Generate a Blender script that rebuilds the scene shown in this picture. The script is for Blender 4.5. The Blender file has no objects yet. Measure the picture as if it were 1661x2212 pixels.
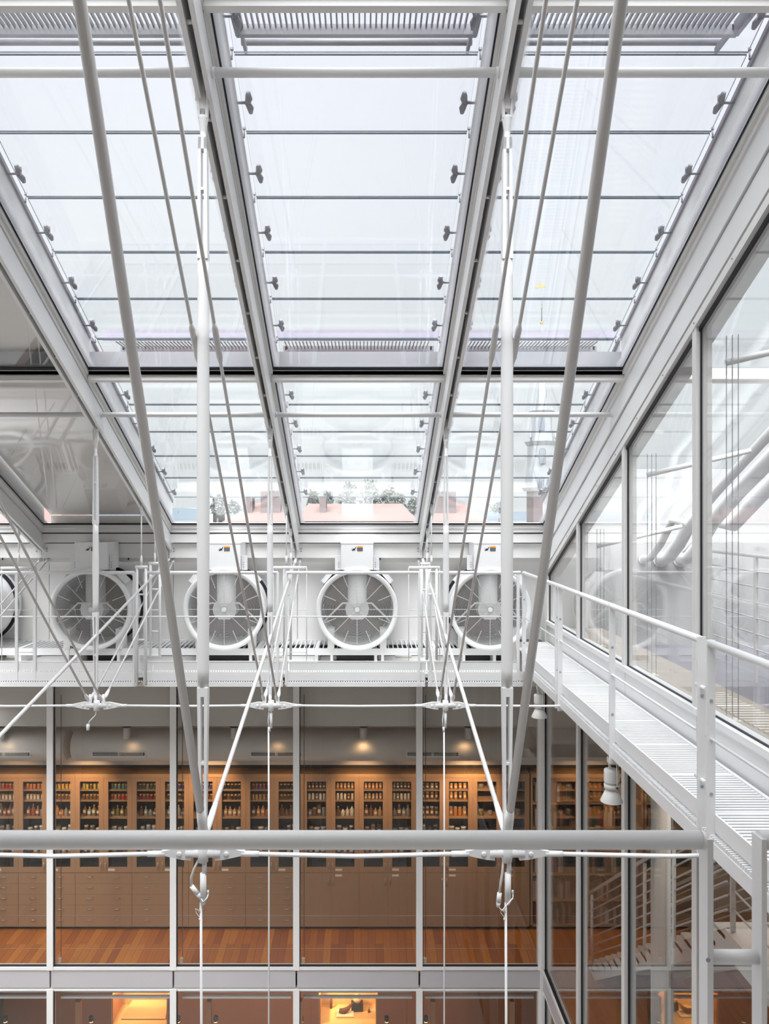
import bpy, math, random
from mathutils import Vector, Matrix
random.seed(7)
SC = bpy.context.scene
COL = SC.collection
# ------------------------------------------------------------------ camera, sky, light, exposure
F = 1661.0                      # focal length in pixels of the 1661 px wide frame
cam = bpy.data.cameras.new('camera'); co = bpy.data.objects.new('camera', cam); COL.objects.link(co)
cam.sensor_fit = 'HORIZONTAL'; cam.sensor_width = 24.0; cam.lens = 24.0
cam.shift_x = (830.5 - 782.0) / 1661.0; cam.shift_y = 0.0
cam.clip_start = 0.05; cam.clip_end = 6000
cam.dof.use_dof = True; cam.dof.focus_distance = 8.5; cam.dof.aperture_fstop = 9.0
co.location = (0, 0, 0); co.rotation_euler = (math.pi / 2, 0, 0)
SC.camera = co
w = bpy.data.worlds.new('overcast_sky'); SC.world = w; w.use_nodes = True
nt = w.node_tree; nt.nodes.clear()
out = nt.nodes.new('ShaderNodeOutputWorld'); bg = nt.nodes.new('ShaderNodeBackground')
tc = nt.nodes.new('ShaderNodeTexCoord'); sep = nt.nodes.new('ShaderNodeSeparateXYZ')
rmp = nt.nodes.new('ShaderNodeValToRGB'); mr = nt.nodes.new('ShaderNodeMapRange')
mr.inputs['From Min'].default_value = -0.05; mr.inputs['From Max'].default_value = 1.0
nt.links.new(tc.outputs['Generated'], sep.inputs[0]); nt.links.new(sep.outputs['Z'], mr.inputs['Value'])
nt.links.new(mr.outputs[0], rmp.inputs[0])
e = rmp.color_ramp.elements
e[0].position = 0.0; e[0].color = (0.24, 0.25, 0.25, 1)
e[1].position = 1.0; e[1].color = (0.85, 0.86, 0.88, 1)
for p, c in ((0.045, (0.275, 0.290, 0.296, 1)), (0.25, (0.280, 0.297, 0.308, 1)), (0.58, (0.300, 0.307, 0.340, 1))):
    q = rmp.color_ramp.elements.new(p); q.color = c
nt.links.new(rmp.outputs[0], bg.inputs['Color']); bg.inputs['Strength'].default_value = 2.15
nt.links.new(bg.outputs[0], out.inputs[0])
sd = bpy.data.lights.new('cloud_light', 'SUN'); sd.energy = 8.4; sd.angle = math.radians(64); sd.color = (0.97, 0.98, 1.0)
so = bpy.data.objects.new('cloud_light', sd); COL.objects.link(so)
so.rotation_euler = (math.radians(34), math.radians(-4), 0)
SC.view_settings.view_transform = 'Standard'; SC.view_settings.look = 'None'
SC.view_settings.exposure = 0.54; SC.view_settings.gamma = 1.0; SC.view_settings.use_curve_mapping = False
SC.cycles.transparent_max_bounces = 40; SC.cycles.max_bounces = 8; SC.cycles.diffuse_bounces = 4
SC.cycles.glossy_bounces = 3; SC.cycles.transmission_bounces = 4
SC.cycles.caustics_reflective = False; SC.cycles.caustics_refractive = False
SC.cycles.sample_clamp_indirect = 4.0

def P(px, py, D): return Vector(((px - 782) * D / F, D, -(py - 1106) * D / F))
def X(px, D): return (px - 782) * D / F
def Z(py, D): return -(py - 1106) * D / F

# ------------------------------------------------------------------ materials
def mat(name, col, rough=0.5, metal=0.0, noise=0.0, scale=8.0, spec=0.5, emit=None, es=1.0, stretch=None, col2=None, bump=0.0):
    m = bpy.data.materials.new(name); m.use_nodes = True
    n = m.node_tree; b = n.nodes['Principled BSDF']
    b.inputs['Base Color'].default_value = (*col, 1); b.inputs['Roughness'].default_value = rough
    b.inputs['Metallic'].default_value = metal; b.inputs['Specular IOR Level'].default_value = spec
    if emit: b.inputs['Emission Color'].default_value = (*emit, 1); b.inputs['Emission Strength'].default_value = es
    if noise or col2:
        t = n.nodes.new('ShaderNodeTexCoord'); mp = n.nodes.new('ShaderNodeMapping'); nz = n.nodes.new('ShaderNodeTexNoise')
        mp.inputs['Scale'].default_value = stretch or (1, 1, 1); nz.inputs['Scale'].default_value = scale; nz.inputs['Detail'].default_value = 5
        mx = n.nodes.new('ShaderNodeMix'); mx.data_type = 'RGBA'
        mx.inputs[6].default_value = (*col, 1)
        c2 = col2 or tuple(max(0, c * (1 - noise)) for c in col)
        mx.inputs[7].default_value = (*c2, 1)
        n.links.new(t.outputs['Object'], mp.inputs[0]); n.links.new(mp.outputs[0], nz.inputs[0])
        n.links.new(nz.outputs[0], mx.inputs[0]); n.links.new(mx.outputs[2], b.inputs['Base Color'])
        if bump:
            bp = n.nodes.new('ShaderNodeBump'); bp.inputs['Strength'].default_value = bump
            n.links.new(nz.outputs[0], bp.inputs['Height']); n.links.new(bp.outputs[0], b.inputs['Normal'])
    return m
def glass(name, tint, ior=1.5, gain=1.0):
    m = bpy.data.materials.new(name); m.use_nodes = True
    n = m.node_tree; n.nodes.clear()
    o = n.nodes.new('ShaderNodeOutputMaterial'); mx = n.nodes.new('ShaderNodeMixShader')
    tr = n.nodes.new('ShaderNodeBsdfTransparent'); gl = n.nodes.new('ShaderNodeBsdfGlossy'); fr = n.nodes.new('ShaderNodeFresnel')
    tr.inputs[0].default_value = (*tint, 1); gl.inputs['Roughness'].default_value = 0.0; gl.inputs[0].default_value = (gain, gain, gain, 1)
    # same Fresnel for both faces of a thin pane
    g = n.nodes.new('ShaderNodeNewGeometry'); vm = n.nodes.new('ShaderNodeMix'); vm.data_type = 'FLOAT'
    vm.inputs[2].default_value = ior; vm.inputs[3].default_value = 1.0 / ior
    n.links.new(g.outputs['Backfacing'], vm.inputs[0])
    inv = n.nodes.new('ShaderNodeMath'); inv.operation = 'MINIMUM'; inv.inputs[1].default_value = 0.6
    # a Fresnel node flips the ior itself on back faces, so feed it the inverse there
    n.links.new(vm.outputs[0], fr.inputs['IOR']); n.links.new(fr.outputs[0], inv.inputs[0])
    n.links.new(inv.outputs[0], mx.inputs[0]); n.links.new(tr.outputs[0], mx.inputs[1]); n.links.new(gl.outputs[0], mx.inputs[2])
    n.links.new(mx.outputs[0], o.inputs[0])
    return m
def frit(name, flip):     # printed white border of a pane, dots thinning out inwards
    m = bpy.data.materials.new(name); m.use_nodes = True; n = m.node_tree; n.nodes.clear()
    o = n.nodes.new('ShaderNodeOutputMaterial'); mx = n.nodes.new('ShaderNodeMixShader'); m2 = n.nodes.new('ShaderNodeMixShader')
    tr = n.nodes.new('ShaderNodeBsdfTransparent'); tl = n.nodes.new('ShaderNodeBsdfTranslucent'); df = n.nodes.new('ShaderNodeBsdfDiffuse')
    tl.inputs[0].default_value = (.66, .66, .68, 1); df.inputs[0].default_value = (.8, .8, .81, 1); m2.inputs[0].default_value = .35
    tc = n.nodes.new('ShaderNodeTexCoord'); sp = n.nodes.new('ShaderNodeSeparateXYZ'); mr = n.nodes.new('ShaderNodeMapRange')
    mr.interpolation_type = 'SMOOTHSTEP'
    a, b = (0.95, 0.02) if flip else (0.05, 0.98)
    mr.inputs['From Min'].default_value = a; mr.inputs['From Max'].default_value = b
    mr.inputs['To Min'].default_value = .95; mr.inputs['To Max'].default_value = 0.0
    n.links.new(tc.outputs['Generated'], sp.inputs[0]); n.links.new(sp.outputs['X'], mr.inputs['Value'])
    n.links.new(mr.outputs[0], mx.inputs[0]); n.links.new(tr.outputs[0], mx.inputs[1]); n.links.new(m2.outputs[0], mx.inputs[2])
    n.links.new(tl.outputs[0], m2.inputs[1]); n.links.new(df.outputs[0], m2.inputs[2]); n.links.new(mx.outputs[0], o.inputs[0])
    return m
M = {}
M['fritL'] = frit('pane_border_print', False); M['fritR'] = frit('pane_border_print', True)
M['white'] = mat('white_painted_steel', (0.86, 0.86, 0.86), 0.38, noise=0.05, scale=3)
M['rod'] = mat('white_painted_rod', (0.68, 0.665, 0.655), 0.35)
M['pin'] = mat('white_nylon', (0.85, 0.85, 0.85), 0.4)
M['warm'] = mat('warm_white_cladding', (0.88, 0.87, 0.85), 0.55, noise=0.05, scale=2)
M['frame'] = mat('window_frame_paint', (0.82, 0.81, 0.79), 0.4, noise=0.04, scale=3)
M['grey'] = mat('grey_painted_metal', (0.40, 0.41, 0.44), 0.5, noise=0.12, scale=6)
M['lav'] = mat('anodised_edge', (0.29, 0.27, 0.335), 0.35, noise=0.05, scale=4)
M['clamp'] = mat('cast_clamp_metal', (0.20, 0.20, 0.23), 0.4, metal=0.3)
M['black'] = mat('black_gasket', (0.012, 0.013, 0.02), 0.5)
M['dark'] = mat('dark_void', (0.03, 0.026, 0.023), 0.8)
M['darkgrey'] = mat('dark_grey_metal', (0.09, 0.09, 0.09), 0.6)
M['glass'] = glass('clear_glazing', (0.992, 0.995, 0.995))
M['lglass'] = glass('sunshade_glass', (0.99, 0.995, 0.997))
M['wglass'] = glass('inner_wall_glazing', (0.93, 0.935, 0.93))
M['cglass'] = glass('cabinet_glass', (0.96, 0.96, 0.95))
M['gedge'] = mat('glass_edge', (0.045, 0.06, 0.08), 0.25)
M['xgrey'] = mat('backlit_outdoor_steel', (0.15, 0.15, 0.175), 0.5, noise=0.2, scale=12)  # backlit darkness of the outdoor walkways put into the base colour
M['spandrel'] = mat('spandrel_panel', (0.52, 0.50, 0.51), 0.5, noise=0.05, scale=2)
M['oak'] = mat('pale_oak_veneer', (0.42, 0.265, 0.155), 0.5, col2=(0.34, 0.205, 0.115), scale=9, stretch=(6, 6, 0.5))
M['oak2'] = mat('shelf_oak', (0.46, 0.29, 0.15), 0.5, noise=0.15, scale=8)
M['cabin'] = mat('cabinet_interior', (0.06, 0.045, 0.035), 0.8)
M['steel'] = mat('brushed_handle', (0.6, 0.56, 0.5), 0.3, metal=0.8)
M['beige'] = mat('opaque_roof_panel', (0.86, 0.82, 0.78), 0.6, noise=0.08, scale=1.2)
M['ceil'] = mat('room_plaster', (0.76, 0.71, 0.66), 0.8, noise=0.05, scale=3)
M['duct'] = mat('duct_paint', (0.78, 0.73, 0.67), 0.5, noise=0.04, scale=4)
M['ledge'] = mat('pale_timber_ledge', (0.42, 0.37, 0.32), 0.5, noise=0.12, scale=6, stretch=(1, 8, 1))
M['lfloor'] = mat('lavender_grey_floor', (0.22, 0.21, 0.245), 0.45, noise=0.08, scale=2)
M['lamp'] = mat('spotlight_paint', (0.80, 0.79, 0.76), 0.4)
M['bulb'] = mat('lit_bulb', (1, 0.8, 0.5), 0.5, emit=(1.0, 0.62, 0.28), es=2.5)
M['label'] = mat('paper_label', (0.80, 0.74, 0.62), 0.7)
M['orange'] = mat('orange_warning_band', (0.85, 0.33, 0.03), 0.5)
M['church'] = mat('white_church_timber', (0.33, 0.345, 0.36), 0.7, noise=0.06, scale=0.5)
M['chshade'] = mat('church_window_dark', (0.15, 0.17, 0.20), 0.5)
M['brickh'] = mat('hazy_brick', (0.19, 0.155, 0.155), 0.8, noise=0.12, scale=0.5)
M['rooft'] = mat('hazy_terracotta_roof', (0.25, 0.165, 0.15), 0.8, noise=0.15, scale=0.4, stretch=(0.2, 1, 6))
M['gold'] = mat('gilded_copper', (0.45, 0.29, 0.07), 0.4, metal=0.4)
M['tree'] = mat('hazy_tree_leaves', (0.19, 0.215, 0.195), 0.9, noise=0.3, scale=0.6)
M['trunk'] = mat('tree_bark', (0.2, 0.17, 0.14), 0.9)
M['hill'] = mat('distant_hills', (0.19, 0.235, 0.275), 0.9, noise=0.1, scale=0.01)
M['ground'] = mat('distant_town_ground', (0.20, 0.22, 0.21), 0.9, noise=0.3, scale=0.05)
M['conc'] = mat('pale_concrete', (0.70, 0.68, 0.65), 0.8, noise=0.08, scale=2)
M['clear'] = mat('translucent_plastic', (0.72, 0.75, 0.80), 0.2)
def woods(i):
    a = [(0.48, 0.145, 0.018), (0.56, 0.18, 0.022), (0.40, 0.11, 0.014), (0.52, 0.16, 0.018), (0.64, 0.23, 0.03)][i]
    return mat('cherry_plank_%s' % 'abcde'[i], a, 0.32, col2=tuple(c * 0.62 for c in a), scale=5, stretch=(6, 0.7, 1))
WOOD = [woods(i) for i in range(5)]
_cc = {}
def cmat(c, rough=0.45, nm='colour'):
    k = (tuple(round(v, 3) for v in c), rough)
    if k not in _cc: _cc[k] = mat(nm, c, rough)
    return _cc[k]

# ------------------------------------------------------------------ mesh builder
class MB:
    def __init__(s): s.v = []; s.f = []; s.m = []; s.sm = []
    def hexa(s, c, mi=0, mis=None):
        n = len(s.v); s.v += [tuple(p) for p in c]
        fs = [(0, 3, 2, 1), (4, 5, 6, 7), (0, 1, 5, 4), (1, 2, 6, 5), (2, 3, 7, 6), (3, 0, 4, 7)]
        for i, q in enumerate(fs):
            s.f.append(tuple(n + k for k in q)); s.m.append(mis[i] if mis else mi); s.sm.append(False)
        return s
    def box(s, x0, x1, y0, y1, z0, z1, mi=0, mis=None):
        if x0 > x1: x0, x1 = x1, x0
        if y0 > y1: y0, y1 = y1, y0
        if z0 > z1: z0, z1 = z1, z0
        return s.hexa([(x0, y0, z0), (x1, y0, z0), (x1, y1, z0), (x0, y1, z0), (x0, y0, z1), (x1, y0, z1), (x1, y1, z1), (x0, y1, z1)], mi, mis)
    def roof(s, x0, x1, y0, y1, a, b, mi=0, mis=None):   # sheared box following the roof slope, offsets a..b above the glass plane
        return s.hexa([(x0, y0, G(y0) + a), (x1, y0, G(y0) + a), (x1, y1, G(y1) + a), (x0, y1, G(y1) + a),
                       (x0, y0, G(y0) + b), (x1, y0, G(y0) + b), (x1, y1, G(y1) + b), (x0, y1, G(y1) + b)], mi, mis)
    def tube(s, pts, r, n=10, mi=0, cap=True):
        pts = [Vector(p) for p in pts]; rs = r if isinstance(r, (list, tuple)) else [r] * len(pts)
        base = len(s.v); N = len(pts)
        d0 = (pts[-1] - pts[0]).normalized(); up = Vector((0, 0, 1)) if abs(d0.z) < 0.9 else Vector((0, 1, 0))
        if len(pts) > 2: up = Vector((0.13, 0.21, 0.97)).normalized() if abs(d0.z) < .9 else Vector((0, 1, 0))
        for i, p in enumerate(pts):
            d = (pts[min(i + 1, N - 1)] - pts[max(i - 1, 0)]).normalized()
            a = d.cross(up).normalized(); b = d.cross(a).normalized()
            for k in range(n):
                t = 2 * math.pi * (k + .5) / n
                s.v.append(tuple(p + a * math.cos(t) * rs[i] + b * math.sin(t) * rs[i]))
        for i in range(N - 1):
            for k in range(n):
                k2 = (k + 1) % n
                s.f.append((base + i * n + k, base + i * n + k2, base + (i + 1) * n + k2, base + (i + 1) * n + k)); s.m.append(mi); s.sm.append(n > 5)
        if cap:
            s.f.append(tuple(base + k for k in range(n))[::-1]); s.m.append(mi); s.sm.append(False)
            s.f.append(tuple(base + (N - 1) * n + k for k in range(n))); s.m.append(mi); s.sm.append(False)
        return s
    def lathe(s, o, prof, n=20, axis='z', mi=0, smooth=True, cap=True):  # prof: list (r, h)
        o = Vector(o); base = len(s.v)
        for r, h in prof:
            for k in range(n):
                t = 2 * math.pi * k / n; c, q = math.cos(t) * r, math.sin(t) * r
                if axis == 'z': s.v.append((o.x + c, o.y + q, o.z + h))
                elif axis == 'y': s.v.append((o.x + c, o.y + h, o.z + q))
                else: s.v.append((o.x + h, o.y + c, o.z + q))
        for i in range(len(prof) - 1):
            for k in range(n):
                k2 = (k + 1) % n
                s.f.append((base + i * n + k, base + i * n + k2, base + (i + 1) * n + k2, base + (i + 1) * n + k)); s.m.append(mi); s.sm.append(smooth)
        for i in ((0, len(prof) - 1) if cap else ()):
            if prof[i][0] > 1e-5: s.f.append(tuple(base + i * n + k for k in range(n))); s.m.append(mi); s.sm.append(False)
        return s
    def poly(s, pts, y0, y1, mi=0):  # prism of an xz outline between y0 and y1
        n = len(pts); b = len(s.v)
        s.v += [(p[0], y0, p[1]) for p in pts] + [(p[0], y1, p[1]) for p in pts]
        s.f.append(tuple(range(b, b + n))); s.f.append(tuple(range(b + 2 * n - 1, b + n - 1, -1))); s.m += [mi, mi]; s.sm += [False, False]
        for k in range(n):
            k2 = (k + 1) % n
            s.f.append((b + k2, b + k, b + n + k, b + n + k2)); s.m.append(mi); s.sm.append(False)
        return s
    def mesh(s, name, mats):
        me = bpy.data.meshes.new(name); me.from_pydata(s.v, [], s.f)
        for m in (mats if isinstance(mats, (list, tuple)) else [mats]): me.materials.append(m)
        me.polygons.foreach_set('material_index', s.m); me.polygons.foreach_set('use_smooth', s.sm)
        me.update(); return me
    def build(s, name, mats, parent=None, **kw): return link(name, s.mesh(name, mats), parent, **kw)
ROOT = {}
def link(name, me, parent=None, loc=None, label=None, cat=None, group=None, kind=None):
    o = bpy.data.objects.new(name, me); COL.objects.link(o)
    if parent is not None:
        o.parent = parent
        top = parent
        if parent.name in ROOT: o.matrix_parent_inverse = Matrix.Translation(-ROOT[parent.name])
    if loc is not None: o.location = loc
    return tag(o, label, cat, group, kind)
def tag(o, label=None, cat=None, group=None, kind=None):
    if label: o['label'] = label
    if cat: o['category'] = cat
    if group: o['group'] = group
    if kind: o['kind'] = kind
    return o
def thing(name, label, cat, loc=(0, 0, 0), group=None):     # an Empty at the thing's base; its parts are built in world coordinates
    o = bpy.data.objects.new(name, None); COL.objects.link(o); o.location = loc; o.empty_display_size = 0.1
    ROOT[o.name] = Vector(loc); return tag(o, label, cat, group)
def struct(name, loc=(0, 0, 0)):
    o = bpy.data.objects.new(name, None); COL.objects.link(o); o.location = loc; o.empty_display_size = .1
    ROOT[o.name] = Vector(loc); o['kind'] = 'structure'; return o
def dup(o, dx=(0, 0, 0), label=None, parent=None):
    c = o.copy(); COL.objects.link(c)
    if parent is None: c.location = o.location + Vector(dx)
    else: c.parent = parent
    if o.name in ROOT: ROOT[c.name] = ROOT[o.name] + Vector(dx) if parent is None else ROOT[o.name]
    for ch in o.children: dup(ch, parent=c)
    if label: c['label'] = label
    return c
def grille_box(*a, **k): return MB().box(*a, **k)
ORD = ['first', 'second', 'third', 'fourth', 'fifth', 'sixth', 'seventh', 'eighth', 'ninth', 'tenth', 'eleventh', 'twelfth', 'thirteenth',
       'fourteenth', 'fifteenth', 'sixteenth', 'seventeenth', 'eighteenth', 'nineteenth', 'twentieth', 'twenty-first', 'twenty-second', 'twenty-third', 'twenty-fourth']
def G(y): return 4.808 - 0.478 * y
# ------------------------------------------------------------------ setting: roof, walls, floors
RX = [-0.905 + 1.735 * k for k in range(-3, 3)]        # rafter lines  -6.11 ... 2.565
MX = [-0.923 + 1.728 * k for k in range(-3, 3)]        # mullion lines of the glass wall below
XR = 2.533                                             # plane of the right-hand wall
ROWS = [(7.31, 10.40), (4.20, 7.24), (1.09, 4.13)]
nwin = 0
def roof_window(k, row):
    global nwin
    nwin += 1
    x0, x1 = RX[k] + .066, RX[k + 1] - .066
    if k == 4: x1 = 2.45
    y0, y1 = ROWS[row]
    t = struct('window_%d' % nwin, (x0, y1, G(y1)))
    MB().roof(x0, x1, y0, y1, 0.0, 0.012).build('pane', M['glass'], t)
    MB().roof(x0 + .008, x0 + .085, y0, y1, .0125, .0135).build('border_print', M['fritL'], t)
    MB().roof(x1 - .085, x1 - .008, y0, y1, .0125, .0135).build('border_print', M['fritR'], t)
    g = MB(); w = .020
    g.roof(x0 - .004, x0 + .010, y0, y1, -.012, .0); g.roof(x1 - .010, x1 + .004, y0, y1, -.012, .0)
    g.roof(x0, x1, y0, y0 + .018, -.012, 0); g.roof(x0, x1, y1 - .03, y1, -.012, 0)
    g.build('gasket', M['black'], t)
    # inner stepped frame profile
    f = MB(); 
    for i, (dx, a, b) in enumerate(((.0, -.05, -.012), (.02, -.10, -.05))):
        f.roof(x0 - .035 - dx, x0 - dx, y0 - .02, y1 + .02, a, b); f.roof(x1 + dx, x1 + .035 + dx, y0 - .02, y1 + .02, a, b)
    f.roof(x0 - .03, x1 + .03, y0 - .030, y0, -.05, -.0); f.roof(x0 - .03, x1 + .03, y1, y1 + .022, -.055, -.0)
    f.roof(x0 - .03, x1 + .03, y1 + .022, y1 + .042, -.09, -.045)
    f.build('frame', M['frame'], t)
    # outer upstands (curbs) that carry the sunshade
    c = MB()
    c.roof(x0 - .055, x0 + .002, y0 - .02, y1 + .02, .012, .30); c.roof(x1 - .002, x1 + .055, y0 - .02, y1 + .02, .012, .30)
    c.build('curb', M['white'], t)
    l = MB(); l.roof(x0 - .055, x0 + .018, y0 - .02, y1 + .02, .30, .335); l.roof(x1 - .018, x1 + .055, y0 - .02, y1 + .02, .30, .335)
    l.build('curb_cap', M['lav'], t)
    if row < 2 :
        u = MB(); u.box(x0, x1, y0 - .05, y0 - .01, G(y0) + .012, G(y0) + .20); u.build('upstand', M['grey'], t)
    if k == 1 and row < 2:
        MB().roof(x0 + .03, x1 - .03, y0 - .06, y1 + (.06 if row else .16), .205, .265).build('blind_panel', M['beige'], t)
        if row == 0: MB().box(x0 + .03, x1 - .03, 10.575, 10.60, G(10.6) + .035, G(10.6) + .21).build('closing_board', M['beige'], t)
for row in range(3):
    for k in range(5): roof_window(k, row)
# cross transoms
for i, (a, b) in enumerate(((7.24, 7.31), (4.13, 4.20), (1.02, 1.09))):
    t = struct('trim_%d' % (i + 1), (0, a, G(a)))
    for k in range(5):
        x0, x1 = RX[k] + .05, RX[k + 1] - .05
        mb = MB().roof(x0, x1, a + .018, b - .018, -.095, -.0)
        mb.roof(x0, x1, a, b, -.055, -.02)
        mb.build('transom', M['frame'], t)
# eaves: stepped sill beam and clad panels above the fans
t = struct('trim_4', (0, 10.45, -.2))
for k in range(5):
    x0, x1 = RX[k] + .003, RX[k + 1] - .003
    MB().box(x0, x1, 10.42, 10.60, -.278, -.205).build('sill', M['frame'], t)
    MB().box(x0, x1, 10.46, 10.60, -.294, -.281).build('shadow_gap', M['darkgrey'], t)
    MB().box(x0, x1, 10.44, 10.60, -.417, -.296).build('panel', M['warm'], t)
    MB().box(x0, x1, 10.58, 10.70, -.430, -.417).build('shadow_gap', M['dark'], t)
    b = MB().box(x0, x1, 10.50, 10.70, -.626, -.430); p = b.build('panel', M['warm'], t)
    for dx in (.07, 1.665):
        for z in (-.50, -.535): MB().lathe((x0 + dx, 10.497, z), [(.011, 0), (.011, -.006)], 10, 'y').build('bolt', M['grey'], p)
    MB().box(x0, x1, 10.60, 10.70, -.69, -.626).build('panel', M['frame'], t)
# wall behind the fans
t = struct('wall_back', (0, 10.75, -2.2))
MB().box(-6.6, XR + .2, 10.78, 10.95, -2.28, -.15).build('backing', M['warm'], t)
for k in range(5):
    for j in range(2):
        x0 = RX[k] + .8675 * j + .004
        for z0, z1 in ((-1.80, -.695), (-2.28, -1.806)):
            MB().box(x0, x0 + .8595, 10.755, 10.80, z0, z1).build('panel', M['warm'], t)
t = struct('trim_5', (0, 10.78, -2.3))       # beam behind the platform, head of the glass wall
MB().box(-6.6, XR, 10.72, 10.95, -2.42, -2.28).build('head_beam', M['ceil'], t)
# right-hand wall: sloping edge beam
t = struct('trim_6', (XR, 8, 0))
yA, yB = 0.6, 10.9
MB().roof(2.485, 2.72, yA, 10.6, -.317, -.03).build('beam_face', M['white'], t)
MB().roof(2.515, 2.72, yA, 10.6, -.335, -.317).build('shadow_gap', M['darkgrey'], t)
MB().roof(2.500, 2.72, yA, 10.6, -.555, -.335).build('beam_panel', M['white'], t)
MB().roof(2.535, 2.72, yA, 10.6, -.575, -.555).build('shadow_gap', M['dark'], t)
MB().roof(2.505, 2.72, yA, 10.6, -.645, -.575).build('glazing_head', M['frame'], t)
for y in (9.4, 8.8, 8.2, 7.6, 7.0, 6.4, 5.8, 5.2): MB().lathe((2.503, y, G(y) - .61), [(.006, 0), (.006, -.006)], 8, 'x').build('screw', M['grey'], t)
# right-hand wall: glazed bays above the walkway
WY = [10.49, 8.99, 7.41, 5.82, 4.235, 2.65, 1.07]
for i in range(6):
    nwin += 1
    y1, y0 = WY[i] - .035, WY[i + 1] + .035
    t = struct('window_%d' % nwin, (XR, y0, -1.49))
    zb = -1.475; o = -.655
    def zz(y, oo=o): return G(y) + oo
    def trap(x0, x1, d):
        a, b = y0 + d, y1 - d
        return [(x0, a, zb + d), (x1, a, zb + d), (x1, b, zb + d), (x0, b, zb + d),
                (x0, a, max(zb + d + .01, zz(a) - d * 1.1)), (x1, a, zz(a) - d * 1.1), (x1, b, zz(b) - d * 1.1), (x0, b, max(zb + d + .01, zz(b) - d * 1.1))]
    MB().hexa(trap(XR + .02, XR + .035, 0)).build('pane', M['wglass'], t)
    g = MB()
    g.box(XR + .010, XR + .02, y0, y0 + .015, zb, zz(y0)); g.box(XR + .010, XR + .02, y1 - .015, y1, zb, zz(y1))
    g.box(XR + .006, XR + .02, y0, y1, zb, zb + .012)
    g.hexa([(XR, y0, zz(y0) - .03), (XR + .02, y0, zz(y0) - .03), (XR + .02, y1, zz(y1) - .03), (XR, y1, zz(y1) - .03),
            (XR, y0, zz(y0)), (XR + .02, y0, zz(y0)), (XR + .02, y1, zz(y1)), (XR, y1, zz(y1))])
    g.build('gasket', M['black'], t)
    f = MB()
    f.box(XR - .02, XR + .10, y0 - .036, y0, zb - .04, zz(y0) + .02)
    f.box(XR - .02, XR + .10, y1, y1 + .036, zb - .04, zz(y1) + .04)
    f.build('mullion', M['frame'], t)
    MB().box(XR - .035, XR + .10, y0 - .036, y1 + .036, zb - .05, zb).build('sill', M['white'], t)
    p = MB().box(XR + .0, XR + .10, y0 - .030, y1 + .030, zb - .31, zb - .062).build('panel', M['white'], t)
t = struct('wall_right', (XR, 6, -2))
MB().box(XR + .02, XR + .14, 0.6, 10.75, -2.42, -1.52).build('backing', M['frame'], t)
MB().box(XR - .03, XR + .12, 10.49 + .036, 10.78, -2.4, G(10.6) - .3).build('corner_post', M['frame'], t)

# lower glass walls (storey with the cabinets and the storey under it)
def lower_window(axis, a0, a1, z0, z1):
    global nwin
    nwin += 1
    if axis == 'x':
        t = struct('window_%d' % nwin, (a0, 10.8, z0))
        B = lambda mb, p, q, d0, d1, za, zb: mb.box(p, q, 10.8 + d0, 10.8 + d1, za, zb)
    else:
        t = struct('window_%d' % nwin, (XR, a0, z0))
        B = lambda mb, p, q, d0, d1, za, zb: mb.box(XR + d0, XR + d1, p, q, za, zb)
    B(MB(), a0 + .045, a1 - .045, .03, .042, z0 + .03, z1 - .02).build('pane', M['wglass'], t)
    f = MB(); B(f, a0, a0 + .044, -.02, .09, z0, z1); B(f, a1 - .044, a1, -.02, .09, z0, z1)
    f.build('mullion', M['frame'], t)
    f = MB(); B(f, a0 + .044, a1 - .044, -.015, .08, z0, z0 + .045); B(f, a0 + .044, a1 - .044, -.0, .08, z1 - .03, z1)
    f.build('rail', M['frame'], t)
    g = MB(); s0 = a0 + .044 if axis == 'x' else a1 - .058
    B(g, s0, s0 + .010, .012, .032, z0 + .045, z1 - .03); B(g, a0 + .045, a1 - .045, -.0, .04, z0 + .045, z0 + .055)
    g.build('gasket', M['black'], t)
for k in range(5):
    x0, x1 = MX[k], MX[k + 1]
    if k == 4: x1 = XR - .02
    lower_window('x', x0, x1, -6.43, -2.42); lower_window('x', x0, x1, -10.6, -6.70)
LY = [10.76, 8.99, 7.41, 5.82, 4.235, 2.65]
for i in range(5):
    lower_window('y', LY[i + 1], LY[i], -6.43, -2.42); lower_window('y', LY[i + 1], LY[i], -10.6, -6.70)
t = struct('trim_7', (0, 10.8, -6.6))
for k in range(5):
    x0, x1 = MX[k] + .012, MX[k + 1] - .012
    if k == 4: x1 = XR - .03
    MB().box(x0, x1, 10.80, 10.87, -6.685, -6.445).build('spandrel_panel', M['spandrel'], t)
for i in range(5):
    MB().box(XR, XR + .07, LY[i + 1] + .012, LY[i] - .012, -6.685, -6.445).build('spandrel_panel', M['spandrel'], t)
MB().box(XR - .035, XR + .08, 10.765, 10.88, -10.6, -2.42).build('corner_post', M['frame'], t)

# storey behind the glass: floor planks, walls, ceiling
t = struct('floor', (0, 11, -6.53))
MB().box(-7, 8.5, 10.88, 12.62, -6.68, -6.545).build('slab', M['dark'], t)
MB().box(2.62, 8.5, 8.2, 10.88, -6.68, -6.545).build('slab', M['dark'], t)
x = -6.4; i = 0
pm = {}
while x < 8.4:
    wd = .112
    for (y0, y1) in (((10.9, 11.62), (11.622, 12.6)) if i % 2 else ((10.9, 12.05), (12.052, 12.6))):
        if x > 2.62 and y0 == 10.9: y0 = 8.25
        key = (round(y1 - y0, 3), random.randrange(5))
        if key not in pm: pm[key] = MB().box(0, wd - .003, 0, y1 - y0, -.015, 0).mesh('plank', WOOD[key[1]])
        link('plank', pm[key], t, loc=None).location = (x, y0, -6.53)
        o = bpy.data.objects[-1] if False else None
    x += wd; i += 1
t = struct('wall_rear', (0, 12.6, -6.5))
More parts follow.
